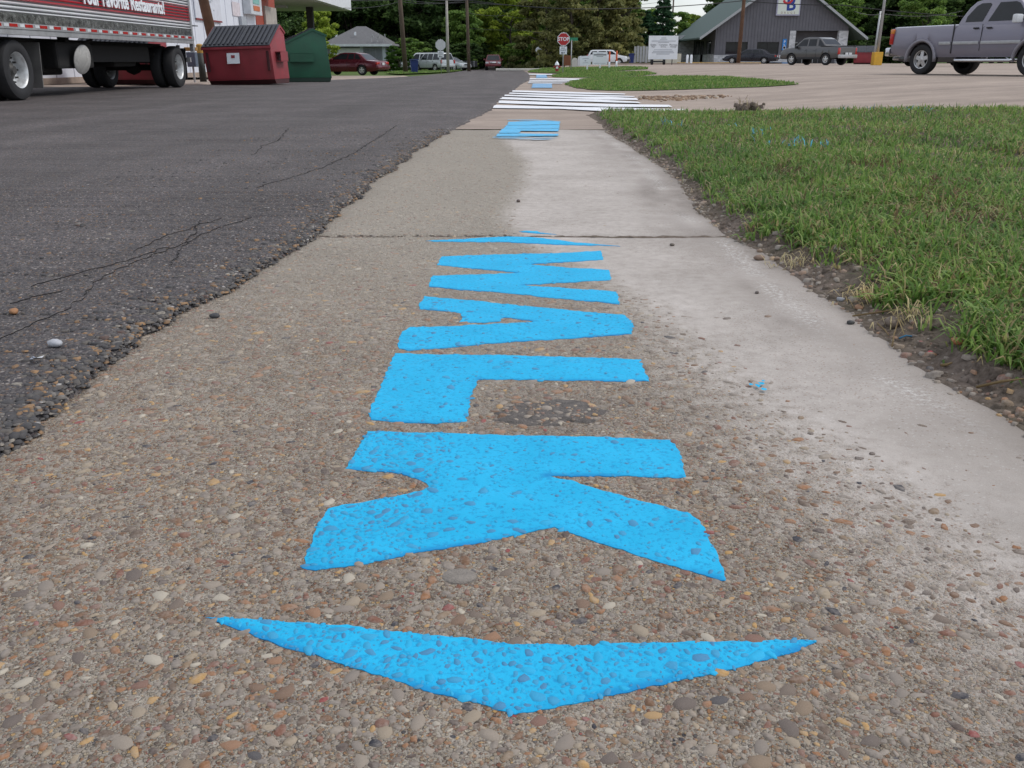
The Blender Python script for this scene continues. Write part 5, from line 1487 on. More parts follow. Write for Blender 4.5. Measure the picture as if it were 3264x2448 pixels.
# lamp pole with yellow base
t = empty('lamp_pole', on(1891, 70), 0, 'grey steel lot pole on a bright yellow square base', 'lamp pole')
MB().box((0, 0, .46), (.62, .62, .92)).build('base', mat('yellow_base_paint', (0.72, 0.40, 0.035), .55, var=.1, dirt=.15), t, bevel=.03)
MB().tube([(0, 0, .9), (.0, 0, 9)], [.11, .08], 12).build('pole', M['galv'], t, smooth=True)
MB().box((0, 0, 9.05), (.9, .4, .14)).build('lamp_head', M['galv'], t, bevel=.02)
t = empty('steel_post', on(1884.5, 80), 0, 'second thinner grey post just left behind the yellow-based pole', 'post')
MB().tube([(0, 0, 0), (.05, 0, 4.2)], .07, 10).build('post', M['galv'], t, smooth=True)

# ------------------------------------------------------------------ utility poles and wires
M['wood'] = mat('weathered_pole_wood', (0.10, 0.072, 0.052), .85, var=.3, scale=3, bmp=.4, bscale=30, dirt=.3, streak=True)
M['wood_b'] = mat('brown_pole_wood', (0.13, 0.068, 0.040), .8, var=.3, scale=3, bmp=.4, bscale=30)
M['wood_p'] = mat('pale_pole', (0.33, 0.31, 0.28), .8, var=.2, scale=3)
M['wire'] = mat('wire_black', (0.02, 0.02, 0.022), .6)
def pole(loc, h, r, label, m, arms=1, lean=(0, 0), rz=0, xf=True):
    t = empty('utility_pole', loc, rz, label, 'utility pole', 'wooden utility poles')
    MB().tube([(0, 0, 0), (lean[0] * .5, lean[1] * .5, h * .5), (lean[0], lean[1], h)], [r, r * .88, r * .72], 12).build('shaft', m, t, smooth=True)
    for k in range(arms):
        z = h - .5 - k * 1.0
        MB().box((lean[0], lean[1] - .1, z), (2.2, .10, .12)).build('crossarm', m, t)
        for xx in (-1, -.4, .4, 1): MB().lathe([(.03, 0), (.05, .06), (.02, .14), (0, .14)], 8, 'z', (lean[0] + xx, lean[1] - .1, z + .06)).build('insulator', M['galv'], t)
    return t
xA = px_x(876, 78); pole((xA, 78, Hf(xA, 78)), 10.5, .20, 'dark wooden pole left of the blue bin', M['wood'], lean=(-.45, 0))
xB = px_x(968, 84); pole((xB, 84, Hf(xB, 84)), 5.9, .14, 'short pale pole behind the back of the left stop sign', M['wood_p'], arms=0)
xC = px_x(1013, 92); pole((xC, 92, Hf(xC, 92)), 8.6, .17, 'grey wooden pole nearest the road end on the left', M['wood'], lean=(-.15, 0))
pole(on(1594, 95), 11.5, .20, 'tall brown pole in front of the store gable', M['wood_b'], lean=(.12, 0))
pole(on(1447, 150), 11.3, .15, 'distant pole with crossarm against the sky beside the conifer', M['wood'], arms=1)
xD = -9.35; pole((xD, 30.2, .05), 9.5, .17, 'leaning brown pole against the white building behind the red dumpster', M['wood_b'], lean=(-1.3, .0), arms=0)
def wire(pts, label, r=.022):
    P = []
    for a, b in zip(pts[:-1], pts[1:]):
        a, b = Vector(a), Vector(b); sag = (b - a).length * .012
        for t_ in np.linspace(0, 1, 14)[:-1]: P.append(a.lerp(b, t_) - Vector((0, 0, sag * 4 * t_ * (1 - t_))))
    P.append(Vector(pts[-1]))
    o = MB().tube(P, r, 5).build('power_line', M['wire'], None, smooth=True)
    tag(o, label, 'cable', 'overhead cables')
Cc = lambda px, y, Y: (px_x(px, Y), Y, CAM_H + (130 - y) * Y / 2150)
wire([Cc(480, 10, 60), Cc(868, -6, 78), Cc(1012, 4, 92), Cc(1230, 22, 88), Cc(1594, 5, 95), Cc(1800, 14, 90), Cc(2212, 44, 80)], 'thick black cable sagging from the left poles to the brown store pole', .04)
wire([Cc(740, 3, 70), Cc(868, 2, 78), Cc(1010, 8, 92), Cc(1450, 3, 150)], 'thin upper cable running from the left poles to the distant pole', .022)
wire([Cc(750, 20, 64), Cc(868, 7, 78), Cc(1030, -2, 110)], 'thin service cable drooping left of the dark wooden pole', .018)
wire([Cc(1010, 62, 92), Cc(1130, 66, 90), Cc(1230, 64, 120)], 'low thin cable crossing in front of the yellow-green tree', .018)
wire([Cc(1010, 30, 92), Cc(1090, 36, 100), Cc(1300, 40, 140)], 'middle thin cable leaving the grey pole to the right', .018)
wire([Cc(1830, 27, 60), Cc(1890, 32, 70), Cc(2060, 26, 90)], 'thin cable passing behind the yellow-based pole', .018)

# ------------------------------------------------------------------ store on the right
M['siding'] = mat('grey_board_siding', (0.145, 0.145, 0.165), .75, var=.12, scale=1.5, dirt=.25, dirtc=(.10, .10, .11), streak=True)
M['batten'] = mat('grey_batten', (0.12, 0.12, 0.14), .75, var=.15, scale=2)
M['trim'] = mat('pale_trim', (0.40, 0.42, 0.43), .6, var=.1)
M['roofg'] = mat('green_grey_shingle', (0.085, 0.125, 0.115), .85, var=.15, scale=4, bmp=.3, bscale=25)
M['dark_in'] = mat('dark_interior', (0.012, 0.012, 0.013), .8)
def masonry():
    m, nt, bs = new_mat('white_painted_stone')
    co = coords(nt, 'Object', (1, 1, 1))
    v = node(nt, 'ShaderNodeTexVoronoi', {'Vector': node(nt, 'ShaderNodeMapping', {'Vector': co, 'Scale': (2.4, 2.4, 5.0)}).outputs[0], 'Scale': 1.0})
    s_ = node(nt, 'ShaderNodeSeparateColor', {0: v.outputs['Color']}).outputs[0]
    c = ramp(nt, s_, [(0, (0.42, 0.43, 0.45)), (1, (0.66, 0.67, 0.69))])
    nt.links.new(c, bs.inputs['Base Color']); bs.inputs['Roughness'].default_value = .85
    bump(nt, bs, v.outputs['Distance'], .6, .05)
    return m
M['masonry'] = masonry()
SY = 110.0; sx0, sx1_ = px_x(1541, SY), px_x(1823, SY)
SWd = sx1_ - sx0; SD = 21.0; EH = 3.95; SLOPE = .70
stz = .30
store = empty('store', (sx0, SY, stz), 0, 'grey gabled drugstore with green-grey roof, white stone base and cream sign board', 'building')
AP = EH + SWd / 2 * SLOPE
def sbox(nm, x0, x1, z0, z1, y0, y1, m, parent=None, **k):
    return MB().box(((x0 + x1) / 2, (y0 + y1) / 2, (z0 + z1) / 2), (x1 - x0, y1 - y0, z1 - z0)).build(nm, m, parent or store, **k)
ent0, ent1, enth = SWd * .565, SWd * .955, 3.55      # recessed entrance
wins = [(SWd * .082, SWd * .250), (SWd * .320, SWd * .487)]
wz0, wz1 = 1.02, 2.35
# front wall as pieces round the openings
sbox('front_wall', 0, wins[0][0], .92, EH, 0, .25, M['siding']); sbox('front_wall', wins[0][1], wins[1][0], .92, EH, 0, .25, M['siding']); sbox('front_wall', wins[1][1], ent0, .92, EH, 0, .25, M['siding'])
for a, b in wins:
    sbox('front_wall', a, b, .92, wz0, 0, .25, M['siding']); sbox('front_wall', a, b, wz1, EH, 0, .25, M['siding'])
    w_ = sbox('window', a, b, wz0, wz1, .13, .17, M['glass'])
    for q in (a + .03, (a + b) / 2, b - .03): sbox('mullion', q - .03, q + .03, wz0, wz1, .08, .13, M['black'], w_)
    for q in (wz0 + .03, wz1 - .03): sbox('frame', a + .06, b - .06, q - .03, q + .03, .085, .13, M['black'], w_)
sbox('front_wall', ent0, SWd, enth, EH, 0, .25, M['siding'])
MB().prism([(0, EH), (SWd, EH), (SWd / 2, AP)], 0, .25, lambda u, v, w: (u, w, v)).build('gable_wall', M['siding'], store)
k = .2
while k < SWd:
    zt = EH + min(k, SWd - k) * SLOPE - .05
    zlow = .95
    if k > ent0 - .05: zlow = enth + .03
    for a, b in wins:
        if a - .05 < k < b + .05: zlow = wz1 + .03
    sbox('batten', k - .022, k + .022, zlow, zt, -.035, .0, M['batten'])
    k += .36
sbox('stone_base', -.03, ent0, 0, .92, -.06, .25, M['masonry'])
sbox('stone_pier', ent0 - .06, ent0 + .62, 0, enth, -.08, .5, M['masonry']); sbox('stone_pier', ent1 - .35, SWd + .03, 0, enth, -.08, .5, M['masonry'])
sbox('entrance_back', ent0, SWd, 0, enth, 2.2, 2.4, M['siding']); sbox('entrance_side', ent0 + .1, ent0 + .3, 0, enth, .5, 2.2, M['masonry'])
for q in range(4):
    a = ent0 + .5 + q * 1.25
    d_ = sbox('glass_door', a, a + 1.12, .05, 2.35, 2.12, 2.18, M['glass'])
    sbox('door_frame', a + .04, a + 1.08, 2.26, 2.34, 2.06, 2.12, M['galv'], d_); sbox('door_frame', a + .5, a + .58, .05, 2.26, 2.07, 2.12, M['galv'], d_)
# left flank
sbox('side_wall', 0, .25, 1.0, EH, .25, SD, M['siding']); sbox('side_base', -.03, .25, 0, 1.0, .25, SD, M['masonry'])
for y0_, y1_ in ((2, 4.4), (6.5, 7.8), (9, 11)):
    w_ = sbox('window', -.03, .0, 1.1 if y0_ != 6.5 else .1, 2.5, y0_, y1_, M['glass'])
    for q in (y0_, y1_): sbox('frame', -.07, -.03, 1.05 if y0_ != 6.5 else .05, 2.55, q - .04, q + .04, M['black'], w_)
sbox('porch_wall', -2.0, -.04, 0, EH - .6, 12.5, 12.9, M['masonry'])
sbox('right_wall', SWd - .25, SWd, enth, EH, .25, SD, M['siding']); sbox('back_wall', 0, SWd, 0, EH, SD, SD + .25, M['siding'])
OV, OF = 2.0, 1.0
for sg, x_e, nm in ((-1, -OV, 'roof'), (1, SWd + OV, 'roof')):
    xm = SWd / 2
    z_e = EH - OV * SLOPE
    V = [(x_e, -OF, z_e), (xm, -OF, AP), (xm, SD + .8, AP), (x_e, SD + .8, z_e)]
    V += [(p[0], p[1], p[2] + .22) for p in V]
    V = [(p[0], p[1], p[2] + .03) for p in V]
    rf = MB().add(V, [(0, 1, 2, 3), (7, 6, 5, 4), (0, 4, 5, 1), (1, 5, 6, 2), (2, 6, 7, 3), (3, 7, 4, 0)]).build(nm, M['roofg'], store)
    V = [(x_e, -OF - .05, z_e - .03), (xm, -OF - .05, AP - .03), (xm, -OF - .05, AP + .28), (x_e, -OF - .05, z_e + .28)]
    V += [(p[0], p[1] + .045, p[2]) for p in V]
    MB().add(V, [(0, 1, 2, 3), (7, 6, 5, 4), (0, 4, 5, 1), (1, 5, 6, 2), (2, 6, 7, 3), (3, 7, 4, 0)]).build('fascia', M['trim'], rf)
    sbox('gutter', x_e - .12 if sg < 0 else x_e, x_e if sg < 0 else x_e + .12, z_e + .08, z_e + .25, -OF, SD + .8, M['roofg'], rf)
# sign
SCX = (px_x(1689, SY) - sx0); sg_w, sg_b, sg_h = 2.7, 5.15, 2.75
sg = sbox('sign_box', SCX - sg_w / 2, SCX + sg_w / 2, sg_b, sg_b + sg_h, -.38, -.045, mat('sign_casing', (0.45, 0.45, 0.58), .5), bevel=.04)
sbox('sign_face', SCX - sg_w / 2 + .12, SCX + sg_w / 2 - .12, sg_b + .14, sg_b + sg_h - .14, -.40, -.382, mat('cream_sign_face', (0.72, 0.78, 0.70), .5, var=.03), sg)
bl = mat('sign_blue', (0.015, 0.05, 0.30), .5); rd = mat('sign_red', (0.55, 0.03, 0.04), .5)
lettering('B', 1.95, bl, sg, (SCX + .24, -.412, sg_b + 1.16), (R(90), 0, 0), depth=.006, bold=.05)
# the J sweeps as a red hook across the B
hk = [(SCX - .62, sg_b + 1.62), (SCX - .55, sg_b + 1.42), (SCX - .25, sg_b + 1.28), (SCX + .05, sg_b + 1.34), (SCX + .28, sg_b + 1.56), (SCX + .40, sg_b + 1.9), (SCX + .42, sg_b + 2.4)]
mb = MB()
V = []
for i, p in enumerate(hk):
    a = np.array(hk[max(i - 1, 0)]); b = np.array(hk[min(i + 1, len(hk) - 1)]); d = (b - a) / np.hypot(*(b - a)); nn_ = np.array([-d[1], d[0]]) * (.12 if i else .14)
    V += [(p[0] + nn_[0], -.428, p[1] + nn_[1]), (p[0] - nn_[0], -.428, p[1] - nn_[1])]
n_ = len(V); V += [(v[0], -.42, v[2]) for v in V]
F = []
for i in range(len(hk) - 1):
    F += [(2 * i, 2 * i + 1, 2 * i + 3, 2 * i + 2), (n_ + 2 * i, n_ + 2 * i + 2, n_ + 2 * i + 3, n_ + 2 * i + 1), (2 * i, 2 * i + 2, n_ + 2 * i + 2, n_ + 2 * i), (2 * i + 1, n_ + 2 * i + 1, n_ + 2 * i + 3, 2 * i + 3)]
mb.add(V, F).build('letter_j', rd, sg)
for i, ch in enumerate('DRUGS'): lettering(ch, .32, mat('tan_letter', (0.36, 0.22, 0.14), .5) if i == 0 else bpy.data.materials['tan_letter'], sg, (SCX - .72 + i * .36, -.408, sg_b + .30), (R(90), 0, 0), depth=.004)
# accessible parking signs on the wall
hs = sbox('parking_sign', SWd * .511, SWd * .541, 1.46, 2.66, -.10, -.045, mat('access_blue', (0.02, 0.22, 0.62), .4))
lettering('P', .42, M['white'], hs, (SWd * .526, -.11, 2.34), (R(90), 0, 0), depth=.004)
mb = MB(); mb.lathe([(.13, 0), (.17, 0), (.17, .01), (.13, .01), (.13, 0)], 16, 'y', (SWd * .527, -.112, 1.72)); mb.box((SWd * .524, -.107, 1.92), (.05, .01, .26)); mb.box((SWd * .530, -.107, 1.90), (.16, .01, .05)); mb.lathe([(0, 0), (.045, 0), (.045, .01), (0, .01)], 10, 'y', (SWd * .523, -.112, 2.09)); mb.build('wheelchair_symbol', M['white'], hs)
# kerbs in front of the store
o = MB().box((0, 0, .06), (11.5, .35, .16)).build('kerb', mat('yellow_kerb', (0.55, 0.36, 0.10), .7, var=.2, dirt=.3), None, bevel=.02)
o.location = (px_x(1575, 104), 104, Hf(30, 104)); tag(o, 'yellow painted kerb along the store front behind the navy sedan', 'kerb')
o = MB().box((0, 0, .06), (3.2, .35, .16)).build('kerb', mat('blue_kerb', (0.10, 0.22, 0.42), .7, var=.2, dirt=.3), None, bevel=.02)
o.location = (px_x(1673, 104), 104, Hf(30, 104)); tag(o, 'blue painted kerb between the navy sedan and the graphite truck', 'kerb')
o = MB().box((0, 0, .04), (14.5, .3, .15)).build('kerb', M['lot'], None, bevel=.02)
o.location = (px_x(1468, 84), 84, Hf(18, 84)); o.rotation_euler = (0, 0, R(5)); tag(o, 'plain concrete kerb below the message sign', 'kerb')
for px, lab in ((1483.5, 'left white bollard at the store side porch'), (1492, 'right white bollard at the store side porch')):
    o = MB().lathe([(.13, 0), (.13, .82), (.08, .9), (0, .92)], 14).build('bollard', M['white'], None, angle=40); o.location = on(px, 101); tag(o, lab, 'bollard', 'white bollards by the store')

# ------------------------------------------------------------------ white building, canopy and house on the left
M['wall_w'] = mat('white_metal_siding', (0.66, 0.69, 0.76), .55, var=.05, scale=.8, dirt=.22, dirtc=(0.45, 0.45, 0.48), streak=True)
WX, WY0, WY1 = -12.2, 12.0, 45.5
bld = empty('white_building', (WX, WY0, .05), 0, 'white metal-sided building with faded notices behind the red dumpster', 'building')
L_ = WY1 - WY0
MB().box((-6, L_ / 2, 3.0), (12, L_, 6.0)).build('wall', M['wall_w'], bld)
for i in range(int(L_ / 1.05)):
    MB().box((.004, .5 + i * 1.05, 3.0), (.02, .028, 5.98)).build('panel_joint', mat('joint_line', (0.50, 0.52, 0.58), .6) if i == 0 else bpy.data.materials['joint_line'], bld)
MB().box((.0, L_ / 2, .08), (.12, L_ + .1, .16)).build('footing', M['lot'], bld)
rust = mat('rust_streak', (0.20, 0.035, 0.035), .9, var=.4, scale=8)
def wy(px): return 12.2 / ((1106 - px) / 1912) / math.cos(PITCH) - .23
def wz(py, Y): return CAM_H + (130 - py) * Y / 2150 - .05
def wall_item(nm, p0, p1, yb, yt, m, out=.03, parent=None):
    a, b = wy(p0), wy(p1); Ym = (a + b) / 2
    z0, z1 = wz(yb, Ym), wz(yt, Ym)
    return MB().box((out / 2 + .02, Ym - WY0, (z0 + z1) / 2), (out, b - a, z1 - z0)).build(nm, m, parent or bld), (a, b, z0, z1)
fs, (a, b, z0, z1) = wall_item('faded_sign', 435, 489, 47, -40, mat('faded_sign_face', (0.60, 0.62, 0.68), .6, var=.08, scale=5, dirt=.3, dirtc=(.42, .42, .46)), .04)
MB().box((.05, (a + b) / 2 - WY0, z0 + .02), (.05, b - a, .06)).build('rusty_edge', rust, fs)
for i in range(9):
    y_ = a + (b - a) * (.35 + .6 * random.random()); z_ = z0 + (z1 - z0) * random.uniform(.1, .75)
    MB().box((.064, y_ - WY0, z_), (.006, random.uniform(.1, .35), random.uniform(.03, .09))).build('faded_print', g_, fs)
wall_item('faded_poster', 515, 531, 37, 8, mat('faded_pink_poster', (0.60, 0.55, 0.58), .7, var=.15, scale=6, dirt=.4, dirtc=(.42, .32, .35)), .012)
vm, (a, b, z0, z1) = wall_item('light_box', 538, 562, 34, -30, mat('box_grey', (0.52, 0.55, 0.58), .5), .35)
for q, c in ((.62, (.55, .30, .28)), (.42, (.20, .42, .38)), (.20, (.50, .14, .05))):
    MB().box((.38, (a + b) / 2 - WY0, z0 + (z1 - z0) * q), (.02, (b - a) * .55, (z1 - z0) * .16)).build('colour_panel', mat('panel_' + str(int(q * 100)), c, .5), vm)
wall_item('meter_box', 527, 538, 56, 38, M['ink_grey'], .12)
wall_item('bracket', 417, 428, 58, 56, M['ink'], .2)
# red-orange corner beyond
og = mat('orange_red_paint', (0.32, 0.055, 0.03), .6, var=.12, dirt=.3, dirtc=(.16, .05, .04))
bo = empty('orange_annex', (WX, WY1 + .1, .05), 0, 'orange-red annex with pale boarded panel at the end of the white building', 'building')
MB().box((-3.0, 1.9, 2.6), (6.0, 3.8, 5.2)).build('wall', og, bo)
MB().box((.06, 2.5, 1.95), (.10, 2.2, 2.3)).build('boarded_panel', mat('pale_board', (0.36, 0.33, 0.30), .8, var=.12, dirt=.3), bo)
MB().box((.3, 1.4, 3.95), (.7, 2.4, .9)).build('sign_panel', M['white'], bo)
cn = empty('fuel_canopy', (-14.6, 62, -.45), 0, 'flat white filling-station canopy on dark posts behind the dumpsters', 'canopy')
MB().box((-3.2, 0, 5.0), (12.0, 17, .95)).build('canopy_roof', mat('canopy_white', (0.72, 0.74, 0.77), .5, var=.04, dirt=.1), cn, bevel=.02)
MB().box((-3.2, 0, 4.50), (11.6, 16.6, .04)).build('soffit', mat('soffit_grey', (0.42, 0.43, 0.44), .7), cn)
for xx, yy in ((-1.2, -3.5), (.9, 3.0), (-7, -3.5), (-5, 3)): MB().box((xx, yy, 2.25), (.42, .42, 4.5)).build('post', M['black'], cn)
for xx, yy in ((-.5, -5.5), (-3.5, -5.5), (-.5, 1), (-3.5, 1)): MB().box((xx, yy, 4.40), (.7, .7, .16)).build('soffit_lamp', M['trim'], cn)
MB().box((-1.2, -1.0, 1.9), (2.8, .2, .8)).build('navy_banner', mat('navy_banner', (0.012, 0.018, 0.06), .6), cn)

t = empty('bollard', (px_x(440, 27.8), 27.8, .05), 0, 'dark bollard with yellow top in front of the white building', 'bollard')
MB().lathe([(.10, 0), (.10, .80)], 12).build('shaft', mat('bollard_dark', (0.03, 0.035, 0.03), .6), t, smooth=True)
MB().lathe([(.10, .80), (.10, 1.02), (.06, 1.05), (0, 1.06)], 12).build('yellow_cap', mat('bollard_yellow', (0.42, 0.24, 0.05), .6, var=.2), t, angle=40)
t = empty('meter_stand', (px_x(421.5, 27.2), 27.2, .05), 0, 'small grey metal box on a post beside the trailer tail', 'meter')
MB().tube([(0, 0, 0), (0, 0, .45)], .03, 8).build('post', M['galv'], t)
MB().box((0, 0, .62), (.26, .22, .40)).build('box', mat('meter_blue_grey', (0.12, 0.15, 0.2), .5), t, bevel=.02)
MB().box((.0, -.02, .90), (.34, .2, .10)).build('cap', mat('bollard_ochre', (0.35, 0.19, 0.05), .7), t, bevel=.02)

# grey house
HY = 104; hx = px_x(790, HY)
hs_ = empty('house', (px_x(707, HY), HY, -.28), 0, 'small grey hip-roofed house with satellite dishes behind the maroon sedan', 'house')
HW, HD, HH = px_x(836, HY) - px_x(707, HY), 9.0, 2.45
MB().box((HW / 2, HD / 2, HH / 2), (HW, HD, HH)).build('wall', mat('grey_house_siding', (0.20, 0.21, 0.23), .8, var=.1, dirt=.2, streak=True), hs_)
MB().box((HW * .34, -.02, 1.12), (HW * .46, .06, 2.1)).build('garage_door', mat('pale_garage_door', (0.52, 0.54, 0.52), .6, var=.06), hs_)
for xx in (HW * .09, HW * .59, HW * .96): MB().box((xx, -.03, 1.2), (.34, .08, 2.38)).build('corner_board', mat('pale_blue_board', (0.40, 0.44, 0.48), .6), hs_)
for xx in (HW * .68, HW * .78, HW * .87): MB().box((xx, -.02, 1.35), (.5, .05, 1.5)).build('shutter', mat('slate_shutter', (0.14, 0.15, 0.17), .7), hs_)
o_ = .7; rx = 2.1
V = [(-o_, -o_, HH), (HW + o_, -o_, HH), (HW + o_, HD + o_, HH), (-o_, HD + o_, HH), (HW * .42, HD / 2, HH + rx), (HW * .58, HD / 2, HH + rx)]
rf = MB().add(V, [(0, 1, 5, 4), (1, 2, 5), (2, 3, 4, 5), (3, 0, 4), (0, 3, 2, 1)]).build('roof', mat('weathered_shingle', (0.13, 0.13, 0.135), .9, var=.18, scale=5), hs_)
MB().box((HW / 2, -o_ - .03, HH + .02), (HW + 2 * o_, .06, .24)).build('fascia', mat('house_white_trim', (0.6, 0.63, 0.66), .6), rf)
for xx, dd in ((HW * .76, .35), (HW * .86, .5), (HW * .96, .4)):
    zb_ = HH + .55
    MB().tube([(xx, .2, zb_ - .2), (xx, .2, zb_ + .35)], .025, 6).build('dish_mast', M['galv'], rf)
    MB().lathe([(0, 0), (dd * .3, .02), (dd * .5, .07), (dd * .5, .09), (0, .02)], 14, 'x', (xx + .1, .15, zb_ + .45)).build('satellite_dish', M['galv'], rf)
MB().box((HW * .12, 2.2, HH + 1.1), (.22, .22, .3)).build('roof_vent', M['white'], rf); MB().box((HW * .46, 1.5, HH + 1.25), (.18, .18, .35)).build('roof_vent', M['white'], rf)
# chain fence posts by the house
for k, (px, lab) in enumerate(((846, 'fence post nearest the grey house'), (851, 'middle thin fence post beside the grey house'), (866, 'fence post farthest right of the grey house'))):
    o = MB().tube([(0, 0, 0), (0, 0, 1.25)], .045, 6).build('fence_post', M['galv'], None); x1 = px_x(px, 98); o.location = (x1, 98, Hf(x1, 98)); tag(o, lab, 'post', 'fence posts by the house')
# cemetery-like slabs and pale enclosure beneath the cypresses
for px, w_, h_, c, lab in ((1241, .5, .75, (0.50, 0.50, 0.46), 'pale rounded slab directly right of the street name post'), (1254, .55, .85, (0.58, 0.60, 0.62), 'whiter slab partly behind the smaller notice board')):
    t_ = MB().prism([(-w_ / 2, 0), (w_ / 2, 0), (w_ / 2, h_ * .7), (w_ * .35, h_ * .92), (0, h_), (-w_ * .35, h_ * .92), (-w_ / 2, h_ * .7)], -.08, .08, lambda u, v, w: (u, w, v)).build('stone_slab', mat('slab_' + str(px), c, .8, var=.12), None, bevel=.015)
    t_.location = on(px, 84); tag(t_, lab, 'slab')
t = empty('crate', on(1225, 86), 0, 'rusty brown cabinet under the trees behind the stop sign post', 'cabinet')
br_ = mat('rusty_brown', (0.20, 0.075, 0.035), .8, var=.2)
MB().box((0, 0, .58), (.62, .5, .86)).build('box', br_, t, bevel=.02)
for sx_ in (-.25, .25): MB().box((sx_, 0, .08), (.06, .4, .16)).build('foot', M['black'], t)
t = empty('white_fence', on(1388, 106), 0, 'pale upright fence boards left of the message sign', 'fence')
for k in range(7): MB().box((k * .32 - .9, 0, .95 + .06 * (k % 2)), (.26, .04, 1.7)).build('board', M['trim'], t)
MB().box((2.6, .1, .55), (3.4, .12, 1.0)).build('low_wall', mat('cream_wall', (0.58, 0.56, 0.46), .8), t)
x1 = px_x(1161, 112)
o = MB().lathe([(0, .05), (.28, .04), (.34, 0), (0, -.02)], 16, 'y').build('road_mirror', M['white'], None); o.location = (x1, 108, 2.05 - .3); 
MB().tube([(0, .03, 0), (0, .03, -2.0)], .03, 6).build('post', M['galv'], o); tag(o, 'small round white disc on a post at the road end on the right', 'sign')
o = MB().box((0, 0, .08), (6.5, 1.2, .2)).build('concrete_slab', mat('pale_slab', (0.62, 0.60, 0.54), .8, var=.08), None, bevel=.04); o.location = (px_x(1140, 96), 96, Hf(2, 96) + .02); tag(o, 'pale low concrete slab at the far roadside near the trees', 'slab')

# ------------------------------------------------------------------ loose bits on the ground
def pebble(px, py, r, c, label, z=None, group=None, dz=0, name='loose_stone'):
    x, y = gp(px * S, py * S, dz)
    bm = bmesh.new(); bmesh.ops.create_icosphere(bm, subdivisions=2, radius=1)
    for v in bm.verts:
        n_ = float(vnoise(v.co.x * 1.3 + px, v.co.y * 1.3 + v.co.z, 1.2, 5)); v.co *= .8 + .45 * n_
        v.co.x *= r * 1.25; v.co.y *= r * .9; v.co.z *= r * .7
    me = bpy.data.meshes.new(name); bm.to_mesh(me); bm.free()
    key = 'bit_%02d_%02d_%02d' % tuple(int(q * 99) for q in c)
    o = obj(name, me, bpy.data.materials.get(key) or mat(key, c, .7, var=.2, scale=90), smooth=True)
    base = max(Hf(x, y) + dz, float(plot_z(x, y)) if x > xr_s(y) else -9)
    o.location = (x, y, base + r * .45); o.rotation_euler = (0, 0, px)
    tag(o, label, 'stone', group); return o
pebble(119, 747, .014, (.42, .43, .46), 'pale grey rounded stone lying on the asphalt at far left', dz=.034)
pebble(30, 677, .012, (.30, .15, .07), 'orange-brown stone at the left edge of the asphalt', dz=.034)
pebble(462, 686, .011, (.05, .05, .055), 'single dark stone on the concrete just off the asphalt edge')
G = 'small stones at the soil edge'
pebble(1640, 561, .014, (.22, .15, .11), 'larger brown stone at the soil edge below the slab joint', group=G)
pebble(1678, 564, .010, (.25, .18, .13), 'brown stone touching the grass beside the larger one', group=G)
pebble(1641, 545, .010, (.24, .17, .12), 'brown stone just behind the larger one at the soil edge', group=G)
pebble(1635, 634, .007, (.12, .10, .09), 'small dark stone alone on the smooth cement', group=G)
pebble(1452, 530, .008, (.14, .12, .10), 'dark crumb on the cement just below the slab joint', group=G)
pebble(1120, 436, .010, (.12, .09, .08), 'dark brown crumb on the far slab left of the smooth cement', group=G)
pebble(1838, 700, .009, (.05, .05, .05), 'small black stone beside the grimy streak on the cement', group=G)
pebble(1855, 672, .012, (.30, .17, .10), 'reddish stone at the soil edge under a dry stalk', group=G)
pebble(2008, 775, .008, (.40, .05, .07), 'tiny bright red chip in the soil gravel', group=G)
pebble(2060, 785, .012, (.36, .14, .06), 'flat orange chip on the soil right of the red chip', group=G)
pebble(2195, 830, .016, (.40, .17, .06), 'orange chip at the right frame edge on the soil', group=G)
pebble(1924, 715, .020, (.16, .125, .10), 'big dull brown clod at the soil edge beside blue twine', group=G)
pebble(1815, 653, .010, (.30, .31, .33), 'grey stone at the soil edge nearest the bare cement bend', group=G)
# foil scrap
mb = MB(); q = gp(82 * S, 778 * S, .034)
V = [(random.uniform(-.016, .016), random.uniform(-.012, .012), random.uniform(0, .008)) for _ in range(14)]
mb.add(V, [(i, i + 1, i + 2) for i in range(12)])
o = mb.build('foil_scrap', M['chrome'], None); o.location = (q[0], q[1], .036); tag(o, 'crumpled shiny foil scrap on the asphalt left of the stone', 'litter')
# stalks
def stalk(pts, r, label):
    P = []
    for a, b, h in pts:
        x, y = gp(a * S, b * S, .02); P.append((x, y, max(float(plot_z(x, y)), Hf(x, y)) + h))
    o = MB().tube(P, [r, r, r * .5][:len(P)] if len(P) == 3 else r, 5).build('dry_stalk', M['straw'], None, smooth=True); tag(o, label, 'stalk', 'dry stalks at the soil edge')
stalk([(1842, 676, .012), (1900, 680, .022), (1945, 690, .02)], .0025, 'pale bent stalk lying across the soil below the verge')
stalk([(2110, 832, .012), (2160, 843, .02), (2205, 851, .02)], .003, 'thick straw bundle at the right edge of the soil')
stalk([(1895, 695, .008), (1912, 709, .01), (1921, 718, .008)], .002, 'short stalk left of the brown clod')
stalk([(1929, 735, .004), (1931, 722, .012), (1940, 700, .02)], .002, 'upright twig on the soil edge beside the clod')
stalk([(2033, 783, .008), (2045, 786, .008), (2056, 788, .008)], .0035, 'short whitish stick on the soil left of the orange chip')
o = MB().tube([(0, 0, .004), (.02, .01, .008), (.045, .004, .006), (.075, .012, .01)], .0022, 5).build('twine', mat('blue_twine', (.02, .16, .30), .6), None, smooth=True)
q = gp(1945 * S, 716 * S, .03); o.location = (q[0], q[1], float(plot_z(*q)) + .004); tag(o, 'scrap of blue twine on the soil edge', 'twine')
